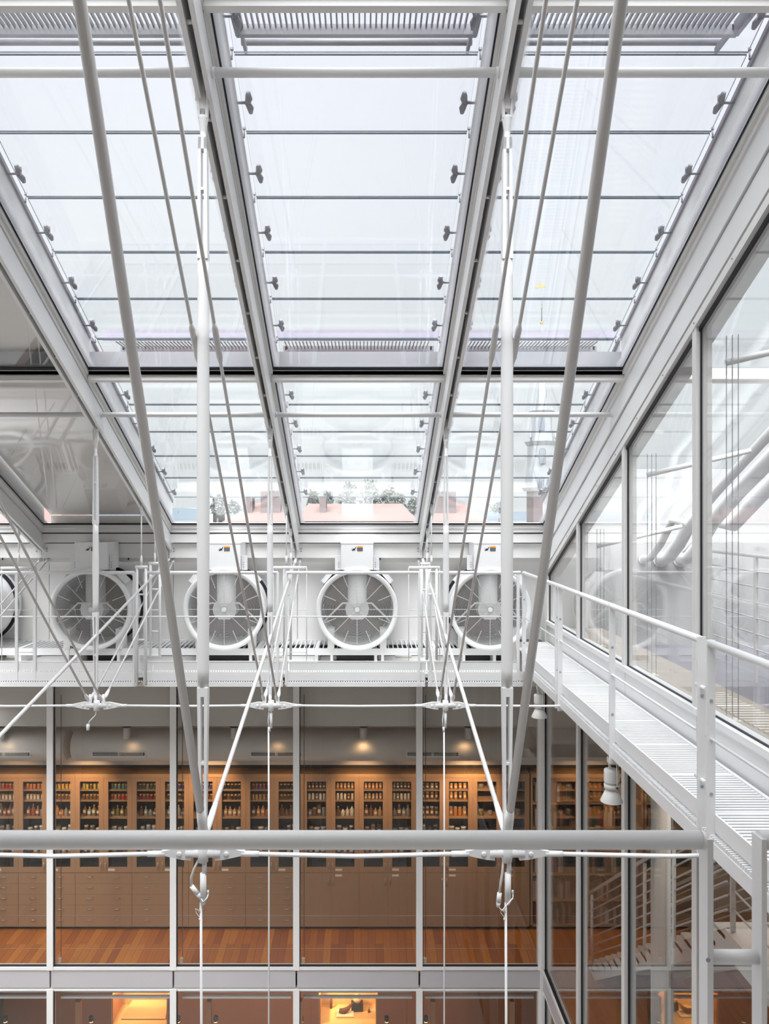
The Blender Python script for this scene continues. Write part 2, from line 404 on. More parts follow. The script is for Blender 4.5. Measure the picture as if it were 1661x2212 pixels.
MB().box(-7, 8.5, 12.55, 12.7, -6.6, -2.4).build('plaster', M['ceil'], t)
MB().box(-7.1, -7.0, 10.9, 12.7, -6.6, -2.4).build('plaster', M['ceil'], t)
MB().box(8.5, 8.6, 2, 12.7, -10.6, 3.0).build('plaster', M['ceil'], t)
MB().box(-7, 8.5, 15.0, 15.1, -10.6, -6.7).build('plaster', mat('dark_timber_wall', (.26, .12, .06), .6), t)
MB().box(-7.1, -7.0, 10.9, 15.1, -10.6, -6.68).build('plaster', M['dark'], t)
t = struct('ceiling', (0, 11.5, -2.5))
MB().box(-7, 2.60, 10.95, 12.6, -2.45, -2.40).build('plaster', M['ceil'], t)
MB().box(2.68, 8.5, 0.6, 12.6, -2.45, -2.0).build('plaster', M['ceil'], t)
MB().box(-7, 2.5, 10.98, 11.10, -3.06, -2.45).build('bulkhead', M['ceil'], t)
MB().box(-7, 2.5, 10.95, 10.975, -2.80, -2.45).build('bulkhead_face', M['duct'], t)
MB().box(-7, 6.0, 12.1, 12.55, -3.98, -3.86).build('cornice', M['duct'], t)
MB().box(-7, 6.0, 12.2, 12.55, -4.06, -3.98).build('cornice_recess', M['dark'], t)
MB().box(2.7, 6.0, 11.6, 12.5, -3.5, -2.45).build('bulkhead', M['ceil'], t)
MB().box(-7, 8.5, 10.9, 15.0, -6.72, -6.69).build('lower_soffit', mat('dark_soffit', (.10, .07, .05), .8), t)
t = struct('floor', (0, 8, -10.7)); t.name = 'floor_lower'; ROOT['floor_lower'] = Vector((0, 8, -10.7))
MB().box(-9, 9, -3, 15.1, -10.8, -10.6).build('slab', M['conc'], t)
t = struct('wall_light_block', (0, -3, -5))  # unseen wall, added against bright reflections and raised to block light from behind
MB().box(-9, 9, -3.2, -3.0, -10.6, 4.5).build('plaster', mat('beige_plaster', (.42, .38, .35), .8), t)
t = struct('ceiling_light_block', (0, -1, 4.4))  # unseen soffit added to block light from behind the camera
MB().box(-9, 9, -3.2, .95, 4.32, 4.5).build('light_block_panel', M['warm'], t)
t = struct('wall_left', (-9, 5, -5))
MB().box(-9.2, -9.0, -3.2, 12.7, -10.6, .5).build('plaster', M['warm'], t)
MB().box(-9.0, -6.6, 10.75, 10.95, -10.6, -.15).build('plaster', M['warm'], t)
# room beyond the right-hand upper glazing
t = struct('floor', (5, 6, -2)); t.name = 'floor_upper'; ROOT['floor_upper'] = Vector((5, 6, -2))
MB().box(3.35, 8.5, 0.6, 12.5, -2.0, -1.86).build('screed', M['lfloor'], t)
MB().box(2.69, 3.345, 0.6, 10.7, -1.98, -1.62).build('ledge', M['ledge'], t)
for i in range(60):
    y = 2.4 + i * .075
    link('grille_slat', pm.setdefault('gs', MB().box(0, .28, 0, .03, 0, .012).mesh('grille_slat', M['duct'])), t).location = (2.95, y, -1.62)
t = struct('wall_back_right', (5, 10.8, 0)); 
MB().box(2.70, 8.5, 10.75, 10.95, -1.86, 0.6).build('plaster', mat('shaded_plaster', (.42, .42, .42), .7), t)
for k in range(3):
    xa = 2.72 + k * 1.735
    for ri, (ya, yb) in enumerate(ROWS): MB().roof(xa + .05, xa + 1.68, ya, yb, -.02, -.008).build('pane_or_sun_block', M['glass'] if k == 0 or ri == 0 else M['warm'], t)  # the opaque ones are added to keep sun out of the room
    MB().roof(xa - .05, xa + .05, 1.0, 10.6, -.30, 0).build('rafter_box', M['white'], t)
for (ya, yb) in ROWS: MB().roof(2.72, 8.0, ya - .08, ya - .01, -.10, 0).build('transom', M['frame'], t)

# outdoors
t = struct('ground', (0, 300, -17)); MB().box(-900, 900, 16, 2600, -17.5, -17).build('town_ground', M['ground'], t)
t = struct('terrain_hills', (0, 1500, -17))
pts = [(-1400, -30)]
for i in range(57): pts.append((-1400 + i * 50, 4 + 7 * math.sin(i * .7) + 6 * math.sin(i * .23 + 1) + random.uniform(-1, 1)))
pts.append((1400, -30)); MB().poly(pts, 1500, 1600).build('ridge', M['hill'], t)
# ------------------------------------------------------------------ roof structure
SIDE = ['far left', 'second', 'third', 'fourth']     # rafter lines 1..4 of RX
TR = {1: 'leftmost', 2: 'left', 3: 'centre left', 4: 'centre right'}
RFL = {1: 'leftmost roof rafter, its short lower end in the left corner', 2: 'roof rafter second from left, beside the opaque beige roof panel',
       3: 'roof rafter left of the central glass bay', 4: 'roof rafter right of the central glass bay'}
rafX = {1: -4.375, 2: -2.64, 3: -.905, 4: .83}
for k, x in rafX.items():
    t = thing('rafter', 'white slotted steel ' + RFL[k], 'rafter', (x, 10.6, G(10.6) - .3), 'roof rafters')
    for s in (-1, 1):
        a, b = (x - .045, x - .017) if s < 0 else (x + .017, x + .045)
        mb = MB().roof(a, b, 1.2, 10.42, -.33, -.125)
        mb.hexa([(a, 10.42, G(10.42) - .33), (b, 10.42, G(10.42) - .33), (b, 10.68, G(10.68) - .29), (a, 10.68, G(10.68) - .29),
                 (a, 10.42, G(10.42) - .125), (b, 10.42, G(10.42) - .125), (b, 10.68, G(10.68) - .12), (a, 10.68, G(10.68) - .12)])
        mb.build('side_plate', M['white'], t)
    MB().roof(x - .017, x + .017, 1.2, 10.6, -.18, -.125).build('web', M['grey'], t)
    pin = None
    y = 1.45
    while y < 10.4:
        MB().tube([(x - .018, y, G(y) - .29), (x + .018, y, G(y) - .29)], .013, 8).build('pin', M['white'], t); y += .52
    for y in (2.2, 3.75, 5.3, 6.9, 8.4, 9.9):
        MB().roof(x - .02, x + .02, y, y + .10, -.125, -.09).build('spacer_block', M['white'], t)
# struts between rafters
ys = [(4.40, .19, .027), (7.64, .19, .0255)]
bn = {0: 'leftmost', 1: 'left', 2: 'left of centre', 3: 'central', 4: 'right'}
for j, (y, off, r) in enumerate(ys):
    for k in range(5):
        x0 = RX[k] + .045; x1 = RX[k + 1] - .045 if k < 4 else 2.49
        if k == 0 and j == 0: continue
        t = thing('cross_strut', 'white round steel strut spanning the %s bay, %s row' % (bn[k], ['upper', 'lower'][j]), 'strut', (x0, y, G(y) - off), 'struts between rafters')
        MB().tube([(x0, y, G(y) - off), (x1, y, G(y) - off)], r, 16).build('tube', M['white'], t)
        for xx, s in ((x0, 1), (x1, -1)): MB().tube([(xx, y, G(y) - off), (xx + s * .02, y, G(y) - off)], r * 1.12, 16).build('end_collar', M['white'], t)

# masts with slotted ends
def slotbar(mb, x, y, z0, z1, w0, w1, d, slots):
    """square bar tapering w0 (top z0) to w1 (bottom z1) pierced by slots [(za,zb)] of width sw"""
    def wv(z): return w0 + (w1 - w0) * (z0 - z) / (z0 - z1)
    cuts = [z0]
    for a, b in slots: cuts += [a, b]
    cuts.append(z1)
    for i in range(len(cuts) - 1):
        a, b = cuts[i], cuts[i + 1]; wa, wb = wv(a) / 2, wv(b) / 2; da, db = wa * d, wb * d
        def hx(xa0, xa1, xb0, xb1):
            mb.hexa([(x + xb0, y - db, b), (x + xb1, y - db, b), (x + xb1, y + db, b), (x + xb0, y + db, b),
                     (x + xa0, y - da, a), (x + xa1, y - da, a), (x + xa1, y + da, a), (x + xa0, y + da, a)])
        if i % 2 == 0: hx(-wa, wa, -wb, wb)
        else: hx(-wa, -wa * .33, -wb, -wb * .33); hx(wa * .33, wa, wb * .33, wb)
def mast(name, x, y, zt, zb, wmid, wend, slt, slb, where):
    s = wmid / .064
    t = thing('roof_mast', 'slotted white steel mast, ' + where, 'mast', (x, y, zb), 'masts under the rafters')
    # fork hung from the rafter
    L = zt - zb
    f = MB(); h = .30 * s
    f.box(x - .015 * s, x + .015 * s, y - .02 * s, y + .02 * s, zt - .06 * s, zt + .14 * s); f.build('lug', M['white'], t)
    f = MB()
    for sx in (-1, 1):
        f.hexa([(x + sx * .020 * s - .006 * s, y - .02 * s, zt - .11 * s), (x + sx * .020 * s + .006 * s, y - .02 * s, zt - .11 * s), (x + sx * .020 * s + .006 * s, y + .02 * s, zt - .11 * s), (x + sx * .020 * s - .006 * s, y + .02 * s, zt - .11 * s),
                (x + sx * .024 * s - .006 * s, y - .022 * s, zt + .03 * s), (x + sx * .024 * s + .006 * s, y - .022 * s, zt + .03 * s), (x + sx * .024 * s + .006 * s, y + .022 * s, zt + .03 * s), (x + sx * .024 * s - .006 * s, y + .022 * s, zt + .03 * s)])
    f.lathe((x, y, zt - .21 * s), [(.016 * s, 0), (.018 * s, .03 * s), (.028 * s, .10 * s), (.026 * s, .115 * s)], 16)
    f.build('fork', M['white'], t)
    MB().tube([(x - .034 * s, y, zt - .01 * s), (x + .034 * s, y, zt - .01 * s)], .012 * s, 10).build('fork_pin', M['white'], t)
    MB().lathe((x, y, zt - .29 * s), [(.021 * s, 0), (.021 * s, .03 * s), (.016 * s, .031 * s), (.016 * s, .08 * s)], 16).build('collar', M['white'], t)
    z1 = zt - .285 * s
    mb = MB(); slotbar(mb, x, y, z1, slt[-1][1] - .05 * s, wend, wmid * .92, 1.0, slt); mb.build('slotted_head', M['white'], t)
    za = slt[-1][1] - .05 * s; zc = slb[0][0] + .05 * s
    MB().tube([(x, y, za + .0), (x, y, za - .1), (x, y, (za + zc) / 2), (x, y, zc + .1), (x, y, zc)], [wmid * .47, wmid * .5, wmid * .56, wmid * .5, wmid * .47], 20).build('shaft', M['white'], t)
    mb = MB(); slotbar(mb, x, y, zc, zb + .10 * s, wmid * .92, wend * .8, 1.0, slb); mb.build('slotted_foot', M['white'], t)
    MB().tube([(x, y, zb + .11 * s), (x, y, zb - .03 * s)], wend * .42, 14).build('foot_pin', M['white'], t)
    return t
BT = {2: 'at the left, in front of the second fan', 3: 'tall and near, left of the central bay', 4: 'tall and near, right of the central bay'}
for k in (3, 4):
    x = rafX[k] + (-.01 if k == 3 else .005); y = 4.43
    z = lambda py: Z(py, y)
    mast('m', x, y, z(215), z(1838), .066, .050, [(z(300), z(408)), (z(414), z(542))], [(z(1503), z(1645)), (z(1650), z(1776))],
         'large, near the front handrail and ' + ('left' if k == 3 else 'right') + ' of the central bay')
for k in (2, 3, 4):
    x = rafX[k] - (.01 if k < 4 else -.005); y = 7.65
    z = lambda py: Z(py, y)
    mast('m', x, y, z(932), z(1520), .056, .038, [(z(985), z(1040)), (z(1044), z(1123))], [(z(1332), z(1412)), (z(1416), z(1480))],
         'small, hanging before the fans at the %s truss' % {2: 'left', 3: 'centre left', 4: 'centre right'}[k])

# tension rods
def rod(a, b, r, label, name='tension_rod', fit=.26, cat='tension rod', group=None, mid=None):
    a, b = Vector(a), Vector(b); d = (b - a).normalized()
    t = thing(name, label, cat, tuple(a), group or 'roof tension rods')
    MB().tube([a + d * .04, b - d * .04], r, 10).build('rod', M['rod'], t)
    for p, s in ((a, 1), (b, -1)):
        MB().tube([p, p + d * s * .05, p + d * s * fit * .6, p + d * s * fit], [r * 1.15, r * (1.3 if r > .014 else 1.9), r * (1.25 if r > .014 else 1.7), r * 1.02], 12).build('end_fitting', M['white'], t)
    if mid is not None:
        c = a + (b - a) * mid
        MB().tube([c - d * .14, c - d * .10, c + d * .10, c + d * .14], [r, r * 1.75, r * 1.75, r], 10).build('turnbuckle', M['rod'], t)
    return t
for k, x in rafX.items():
    tr = 'the %s truss' % TR[k]
    A = (x, 4.43, -1.93); Bn = (x, 7.65, -1.91)
    if k > 1: rod((x, 4.43 - .02, -1.86), (x, 1.25, 3.82), .022, 'thick white rod rising toward the ridge from the near mast, %s' % tr, fit=.22)
    if k > 1: rod((x + .0, 4.47, -1.86), (x, 10.60, -.63), .0155, 'bright white rod from the near mast up to the eaves, %s' % tr, fit=.30)
    for s, sn in ((-1, 'left'), (1, 'right')):
        if k > 1: rod((x + s * .065, 7.60, -1.86), (x + s * .065, 1.33, 3.82), .0105, 'thin grey rod rising overhead from far mast, %s strand, %s' % (sn, tr), fit=.12, mid=.50)
        rod((x + s * .065, 7.70, -1.86), (x + s * .055, 10.62, -.64), .0105, 'thin white rod from far mast to eaves, %s strand, %s' % (sn, tr), fit=.14)
# bottom nodes and horizontal tie rods
def node(x, y, z, s, where):
    t = thing('rod_node', 'cast white steel node ' + where, 'node', (x, y, z), 'cast nodes at the mast feet')
    MB().lathe((x, y, z), [(.0, -.055 * s), (.028 * s, -.05 * s), (.034 * s, 0), (.028 * s, .05 * s), (0, .055 * s)], 16).build('hub', M['white'], t)
    MB().tube([(x - .10 * s, y, z), (x + .10 * s, y, z)], .024 * s, 14).build('barrel', M['white'], t)
    for sx in (-1, 1):
        m = MB(); m.poly([(x + sx * .08 * s, z + .034 * s), (x + sx * .13 * s, z + .036 * s), (x + sx * .24 * s, z + .013 * s), (x + sx * .24 * s, z - .008 * s), (x + sx * .12 * s, z - .034 * s), (x + sx * .07 * s, z - .038 * s)][::sx], y - .012 * s, y + .012 * s)
        m.build('fork', M['white'], t)
        MB().lathe((x + sx * .135 * s, y - .013 * s, z), [(.014 * s, 0), (.014 * s, -.006 * s), (.008 * s, -.008 * s)], 12, 'y').build('pin', M['pin'], t)
        MB().lathe((x + sx * .065 * s, y, z + .02 * s), [(.016 * s, 0), (.02 * s, .03 * s), (.012 * s, .09 * s)], 10).build('socket', M['white'], t)
    return t
nodes = {}
for k in (3, 4): node(rafX[k] - (.01 if k == 3 else -.005), 4.43, -1.965, 1.0, 'at the foot of the large %s mast' % ('left' if k == 3 else 'right'))
for k in (2, 3, 4): node(rafX[k], 7.65, -1.925, 1.0, 'at the foot of the small mast, %s truss' % TR[k])
def tie(x0, x1, y, z, r, label, sag=0.0):
    t = thing('tie_rod', label, 'tie rod', (x0, y, z), 'horizontal tie rods')
    MB().tube([(x0, y, z), ((x0 + x1) / 2, y, z - sag), (x1, y, z)], r, 10).build('rod', M['white'], t)
    for a, s in ((x0, 1), (x1, -1)): MB().tube([(a, y, z), (a + s * .10, y, z - sag * .1)], r * 1.35, 10).build('end_sleeve', M['white'], t)
z = -1.968
for a, b, n in ((-2.64 + .22, -.915 - .22, 'left'), (-.915 + .22, .835 - .22, 'middle'), (.835 + .22, 2.48, 'right')):
    tie(a, b, 4.43, z, .0125, 'white horizontal tie rod just behind the front handrail, %s span' % n, .015)
for a, b, n in ((-4.375 + .2, -2.64 - .2, 'leftmost'), (-2.64 + .2, -.905 - .2, 'left'), (-.905 + .2, .83 - .2, 'middle'), (.83 + .2, 2.50, 'right')):
    tie(a, b, 7.65, -1.925, .011, 'white horizontal tie rod below the fan platform, %s span' % n, .006)
# bits hanging from the nodes
def connector(x, y, z, k, where):
    t = thing('cable_terminal', 'white cable terminal hanging ' + where, 'cable fitting', (x, y, z - .3), 'cable terminals under the nodes')
    MB().tube([(x + .012, y, z), (x + .012, y, z - .09)], .013, 10).build('neck', M['white'], t)
    MB().tube([(x + .005, y, z - .08), (x + .005, y, z - .245)], .018, 14).build('sleeve', M['white'], t)
    MB().tube([(x + .005, y, z - .245), (x + .002, y, z - .262)], [.017, .011], 14).build('sleeve_cap', M['pin'], t)
    pts = [(x - .01, y, z + .02), (x - .045, y - .01, z - .05), (x - .062, y - .01, z - .10), (x - .06, y - .01, z - .15)] if k == 3 else [(x - .02, y, z + .02), (x - .028, y - .01, z - .07), (x - .038, y - .01, z - .13), (x - .045, y - .01, z - .19)]
    MB().tube(pts, .007, 8).build('cord', mat('cream_cord', (.70, .66, .60), .5), t)
    e = Vector(pts[-1]); dd = Vector((.05, 0, -.065)) if k == 3 else Vector((-.008, 0, -.075))
    MB().tube([e, e + dd * .7], [.013, .014], 12).build('plug', M['pin'], t)
    MB().tube([e + dd * .7, e + dd * 1.05], [.0135, .010], 12).build('plug_tip', M['clear'], t)
    MB().tube([e + dd, e + dd + Vector((.02, -.015, -.02)), (x + .03, y - .02, z - .215), (x + .034, y, z - .20)], .004, 6).build('cable_tie', M['pin'], t)
    MB().tube([(x + .0, y, z - .26), (x - .012, y, z - .285), (x - .014, y, z - .305)], [.006, .006, .009], 8).build('hook', M['pin'], t)
    MB().tube([(x - .014, y, z - .30), (x - .04, y, z - .285), (x - .035, y, z - .31), (x - .015, y, z - .335)], .002, 5).build('lanyard', M['pin'], t)
    MB().lathe((x - .014, y, z - .345), [(0, -.008), (.007, -.004), (.007, .004), (0, .008)], 8).build('bead', M['pin'], t)
    MB().lathe((x + .033, y, z - .19), [(0, -.012), (.006, -.006), (.006, .01), (0, .014)], 8).build('knot', M['pin'], t)
connector(-.92, 4.43, -2.0, 3, 'from the large left mast node')
connector(.835, 4.43, -2.0, 4, 'from the large right mast node')
def small_conn(x, y, z, where):
    t = thing('cable_terminal', 'small white cable terminal ' + where, 'cable fitting', (x, y, z - .3), 'cable terminals under the nodes')
    MB().tube([(x, y, z), (x, y, z - .05)], .01, 8).build('neck', M['white'], t)
    MB().tube([(x, y, z - .04), (x, y, z - .19)], .014, 10).build('sleeve', M['white'], t)
    MB().tube([(x - .02, y, z - .02), (x - .03, y, z - .12), (x - .02, y, z - .20)], .005, 6).build('cord', M['pin'], t)
    MB().tube([(x - .02, y, z - .18), (x - .015, y, z - .225)], .012, 10).build('plug', M['pin'], t)
for k in (3, 4): small_conn(rafX[k] - .0, 7.65, -1.96, 'under the small mast of %s truss' % TR[k])
x, y = -2.67, 7.65
t = thing('cable_terminal', 'white dangling cord end under the left truss node', 'cable fitting', (x, y, -2.2), 'cable terminals under the nodes')
MB().tube([(x + .03, y, -1.95), (x + .02, y, -2.02), (x - .04, y, -2.08), (x - .055, y, -2.12)], .006, 6).build('cord', M['pin'], t)
MB().tube([(x - .055, y, -2.11), (x - .057, y, -2.17)], .016, 10).build('plug', M['clear'], t)
for x, y, zt, nm in ((-.928, 4.43, -2.25, 'from the large left mast'), (.828, 4.43, -2.25, 'from the large right mast'), (-.93, 7.65, -2.14, 'from the small centre left mast'), (.815, 7.65, -2.14, 'from the small centre right mast')):
    o = MB().tube([(x, y, zt), (x + .004, y, zt - 1.2), (x - .012 if y < 5 else x, y, -9.5)], .0075 if y < 5 else .0085, 8).build('drop_cable', M['pin'])
    tag(o, 'thin white cable dropping straight down ' + nm, 'cable', 'drop cables')

# ------------------------------------------------------------------ outdoor glass sunshade above the roof
pm['pane'] = MB().hexa([(0, 0, 0), (1, 0, 0), (1, .494, -.2361), (0, .494, -.2361), (0, 0, .012), (1, 0, .012), (1, .494, -.2241), (0, .494, -.2241)],
                       mis=[0, 0, 1, 1, 1, 1]).mesh('glass_louvre', [M['lglass'], M['gedge']])
def clampmesh():
    m = MB(); m.tube([(0, 0, 0), (.075, 0, 0)], .0085, 8)
    for a in (-1, 1):
        m.tube([(.085, a * .004, 0), (.085 + .012, a * .028, a * -.012 - .006), (.085 + .010, a * .055, a * -.028)], [.016, .019, .012], 8)
    m.lathe((.088, 0, -.012), [(.017, 0), (.017, .05)], 10)
    return m.mesh('clamp', M['clamp'])
pm['clamp'] = clampmesh()
m = MB(); m.tube([(0, 0, 0), (.045, 0, 0)], .008, 8); m.tube([(.04, 0, -.01), (.04, 0, .05)], .006, 8); m.lathe((.04, 0, .05), [(.011, 0), (.011, .015)], 8); pm['post'] = m.mesh('edge_pin', M['clamp'])
SB = {0: 'leftmost', 2: 'left of centre', 3: 'central', 4: 'right'}
for k in (0, 2, 3, 4):
    x0, x1 = RX[k] + .105, RX[k + 1] - (.105 if k < 4 else .155)
    t = thing('glass_sunshade', 'clear glass louvre sunshade held by clamps over the %s roof bay' % SB[k], 'sunshade', (x0, 10.2, G(10.2) + .35), 'outdoor glass sunshades')
    y = 3.286
    while y < 10.3:
        o = link('louvre', pm['pane'], t); o.location = (x0, y + .007, G(y) + .35); o.scale = (x1 - x0, 1, 1)
        for s, xx in ((1, x0 - .055), (-1, x1 + .055)):
            yc = y + .25
            for nm, ky, dz in (('clamp', yc, -.045), ('edge_pin', y - .0, -.02)):
                o = link(nm, pm['clamp' if nm == 'clamp' else 'post'], t); o.location = (xx, ky, G(ky) + .35 + dz)
                f_ = 1.2 if nm == 'clamp' else 1.0; o.scale = (s * f_, f_, f_)
        y += .508
pm['xslat'] = MB().box(-.005, .005, -1, 0, 0, .03).mesh('slat', M['xgrey'])
for (yf, zt, nm) in ((5.11, 3.22, 'upper'), (8.2, 1.747, 'lower')):
    for k in (0, 2, 3, 4):
        x0, x1 = RX[k] + .065, RX[k + 1] - .065
        t = thing('outdoor_walkway', 'grey slatted outdoor walkway seen through the %s bay, %s row' % (SB[k], nm), 'walkway', (x0, yf, zt), 'outdoor walkways above the roof')
        yn = yf - .60
        MB().box(x0, x1, yf, yf + .04, zt - .045, zt + .025).build('edge_beam', M['xgrey'], t)
        MB().box(x0, x1, yn, yn + .05, zt - .045, zt + .05).build('edge_beam', M['lav'], t)
        for xx in ((x0, x1 - .03) if nm == 'upper' else ()): MB().box(xx, xx + .03, yn, yf, zt - .06, zt + .04).build('side_beam', M['xgrey'], t)
        n = int((x1 - x0 - .06) / .037)
        for i in range(n):
            o = link('slat', pm['xslat'], t); o.location = (x0 + .045 + i * .037, yf, zt); o.scale = (1, .56, 1) if nm == 'upper' else (1, .30, .35)
        MB().tube([(x0, yf + .24, zt + .048), (x1, yf + .24, zt + .048)], .022, 12).build('pipe_rail', M['xgrey'], t)
        for xx in (x0 + .02, x1 - .04): MB().box(xx, xx + .02, yf, yf + .26, zt - .02, zt + .02).build('bracket', M['xgrey'], t)
# ------------------------------------------------------------------ wall fans
FX = [-.064 + 1.729 * k for k in range(-3, 2)]
FZ = -1.267; FY = 9.97
FL = ['leftmost, half outside the left edge', 'second from left, behind the small left mast', 'third from left', 'fourth from left, in the centre', 'rightmost, beside the walkway corner']
def fan(x, label):
    t = thing('ventilation_fan', 'large round white fan with wire guard, ' + label, 'fan', (x, FY, FZ - .53), 'fans on the platform')
    R = .534
    MB().lathe((x, FY, FZ), [(.472, .06), (.470, .03), (.49, .008), (.515, .0), (R, .006), (R, .03), (.50, .10), (.495, .62), (.53, .66), (.53, .70), (.475, .70), (.472, .06)], 64, 'y', cap=False).build('housing', M['white'], t)
    MB().lathe((x, FY, FZ), [(.536, .56), (.536, .60), (.50, .60), (.50, .56), (.536, .56)], 48, 'y', cap=False).build('rubber_seal', M['black'], t)
    MB().lathe((x, FY, FZ), [(.0, .74), (.47, .74), (.47, .70), (0, .70)], 40, 'y').build('rear_plate', M['darkgrey'], t)
    g = MB(); n = 31; seg = 56
    for i in range(n):
        r = .05 + (.462 - .05) * i / (n - 1); b = len(g.v); q = .0021
        for k in range(seg):
            a = 2 * math.pi * k / seg
            for dr, dy in ((-q, 0), (q, 0), (0, q * 1.7)):
                g.v.append((x + (r + dr) * math.cos(a), FY + .03 + dy - .018 * (1 - (r / .46) ** 2), FZ + (r + dr) * math.sin(a)))
        for k in range(seg):
            k2 = (k + 1) % seg
            for j in range(3):
                j2 = (j + 1) % 3
                g.f.append((b + k * 3 + j, b + k2 * 3 + j, b + k2 * 3 + j2, b + k * 3 + j2)); g.m.append(0); g.sm.append(True)
    g.build('wire_guard', M['rod'], t, kind='stuff')
    for i in range(16):
        a = 2 * math.pi * i / 16 + .0; r0 = .05 if i % 2 == 0 else .30
        MB().tube([(x + r0 * math.cos(a), FY + .024, FZ + r0 * math.sin(a)), (x + .47 * math.cos(a), FY + .034, FZ + .47 * math.sin(a))], .0042, 6).build('spoke', M['white'], t)
    MB().lathe((x, FY, FZ), [(0, .004), (.03, .004), (.03, .02), (0, .02)], 18, 'y', smooth=False).build('hub_disc', M['white'], t)
    mo = MB(); pts = [(x + a, FZ + b) for a, b in ((-.135, .07), (.135, .07), (.155, 0), (.14, -.07), (.07, -.135), (-.07, -.135), (-.14, -.07), (-.155, 0))]
    mo.poly(pts, FY + .055, FY + .30); mo.build('motor', M['white'], t)
    MB().lathe((x, FY, FZ), [(.492, .13), (.492, .69), (.488, .69), (.488, .13)], 40, 'y', cap=False).build('darkening_liner', M['dark'], t)  # dark sleeve added to darken the inside of the housing
    c = MB(); c.lathe((x, FY + .20, FZ + .02), [(.125, 0), (.125, .45)], 20); c.build('motor_stack', M['white'], t)
    MB().tube([(x - .44, FY + .08, FZ - .17), (x - .19, FY + .08, FZ + .075), (x + .19, FY + .08, FZ + .075), (x + .44, FY + .08, FZ - .17)], .012, 8).build('support_bar', M['warm'], t)
    for i in range(5):
        a0 = 2 * math.pi * i / 5 + .35
        b = MB(); vs = []
        for r, wd, tw in ((.14, .10, .09), (.30, .17, .06), (.46, .20, .04)):
            for s in (-1, 1):
                an = a0 + s * wd / r * .55
                vs.append((x + r * math.cos(an), FY + .42 + s * tw, FZ + r * math.sin(an)))
        for e_ in (0, .006):
            b.v += [(p[0], p[1] + e_, p[2]) for p in vs]
        b.f += [(0, 1, 3, 2), (2, 3, 5, 4), (6, 8, 9, 7), (8, 10, 11, 9), (0, 2, 8, 6), (2, 4, 10, 8), (1, 7, 9, 3), (3, 9, 11, 5), (4, 5, 11, 10)]
        b.m += [0] * 9; b.sm += [False] * 9
        b.build('blade', M['darkgrey'], t)
    # damper box with its labels
    bx = MB().box(x - .21, x + .21, FY + .03, FY + .50, -.752, -.405); p = bx.build('damper_box', M['white'], t)
    MB().box(x - .215, x + .215, FY + .025, FY + .50, -.412, -.395).build('lid', M['white'], p)
    lb = MB().box(x + .000, x + .072, FY + .0265, FY + .0295, -.508, -.446); lb.build('warning_label', mat('label_black', (.06, .06, .06), .6), p)
    MB().box(x + .000, x + .072, FY + .024, FY + .0262, -.464, -.446).build('label_band', M['orange'], p)
    for q in range(4): MB().box(x + .006, x + .066, FY + .0245, FY + .0264, -.474 - q * .010, -.471 - q * .010).build('label_line', M['grey'], p)
    ic = MB(); ix = x - .072
    ic.poly([(ix, -.496), (ix + .018, -.484), (ix + .034, -.474), (ix + .05, -.498), (ix + .035, -.494), (ix + .018, -.503)], FY + .026, FY + .0295)
    for q in range(3): ic.poly([(ix + .036 + q * .006, -.476 + q * .006), (ix + .052 + q * .004, -.470 + q * .012), (ix + .053 + q * .004, -.476 + q * .012), (ix + .04 + q * .006, -.482 + q * .006)], FY + .026, FY + .0295)
    ic.tube([(ix + .0, FY + .027, -.478), (ix + .03, FY + .027, -.470)], .0012, 4)
    ic.build('hand_hazard_icon', M['black'], p)
    MB().lathe((x, FY + .26, -.415), [(.062, -.01), (.062, .03), (.05, .045)], 20, 'y').build('top_boss', M['white'], p)
    for s in (-1, 1):
        bq = MB().box(x + s * .215, x + s * .29, FY + .10, FY + .13, -.76, -.57); q_ = bq.build('side_bracket', M['white'], t)
        for zz_ in (-.66, -.69, -.72): MB().lathe((x + s * .24, FY + .10, zz_), [(.007, 0), (.007, -.004)], 8, 'y').build('screw', M['grey'], q_)
        a = math.radians(50); cx, cz = x + s * .40, FZ + .41
        v = [(cx + s * (du * math.cos(-a) - dv * math.sin(-a)), cz + (du * math.sin(-a) + dv * math.cos(-a))) for du, dv in ((-.075, -.03), (.075, -.03), (.075, .03), (-.075, .03))]
        MB().poly(v if s > 0 else v[::-1], FY + .05, FY + .17).build('corner_bracket', M['white'], t)
        # feet
        MB().box(x + s * .30, x + s * .385, FY + .085, FY + .30, -1.79, -1.53).build('foot', M['warm'], t)
        MB().box(x + s * .315, x + s * .35, FY + .09, FY + .45, -1.96, -1.79).build('foot_post', M['frame'], t)
    MB().tube([(x + .10, FY + .56, -.44), (x + .26, FY + .60, -.42), (x + .32, FY + .60, -.52), (x + .31, FY + .60, -.66)], .010, 8).build('power_cable', M['black'], t)
    return t
for i, x in enumerate(FX):
    fan(x, FL[i])

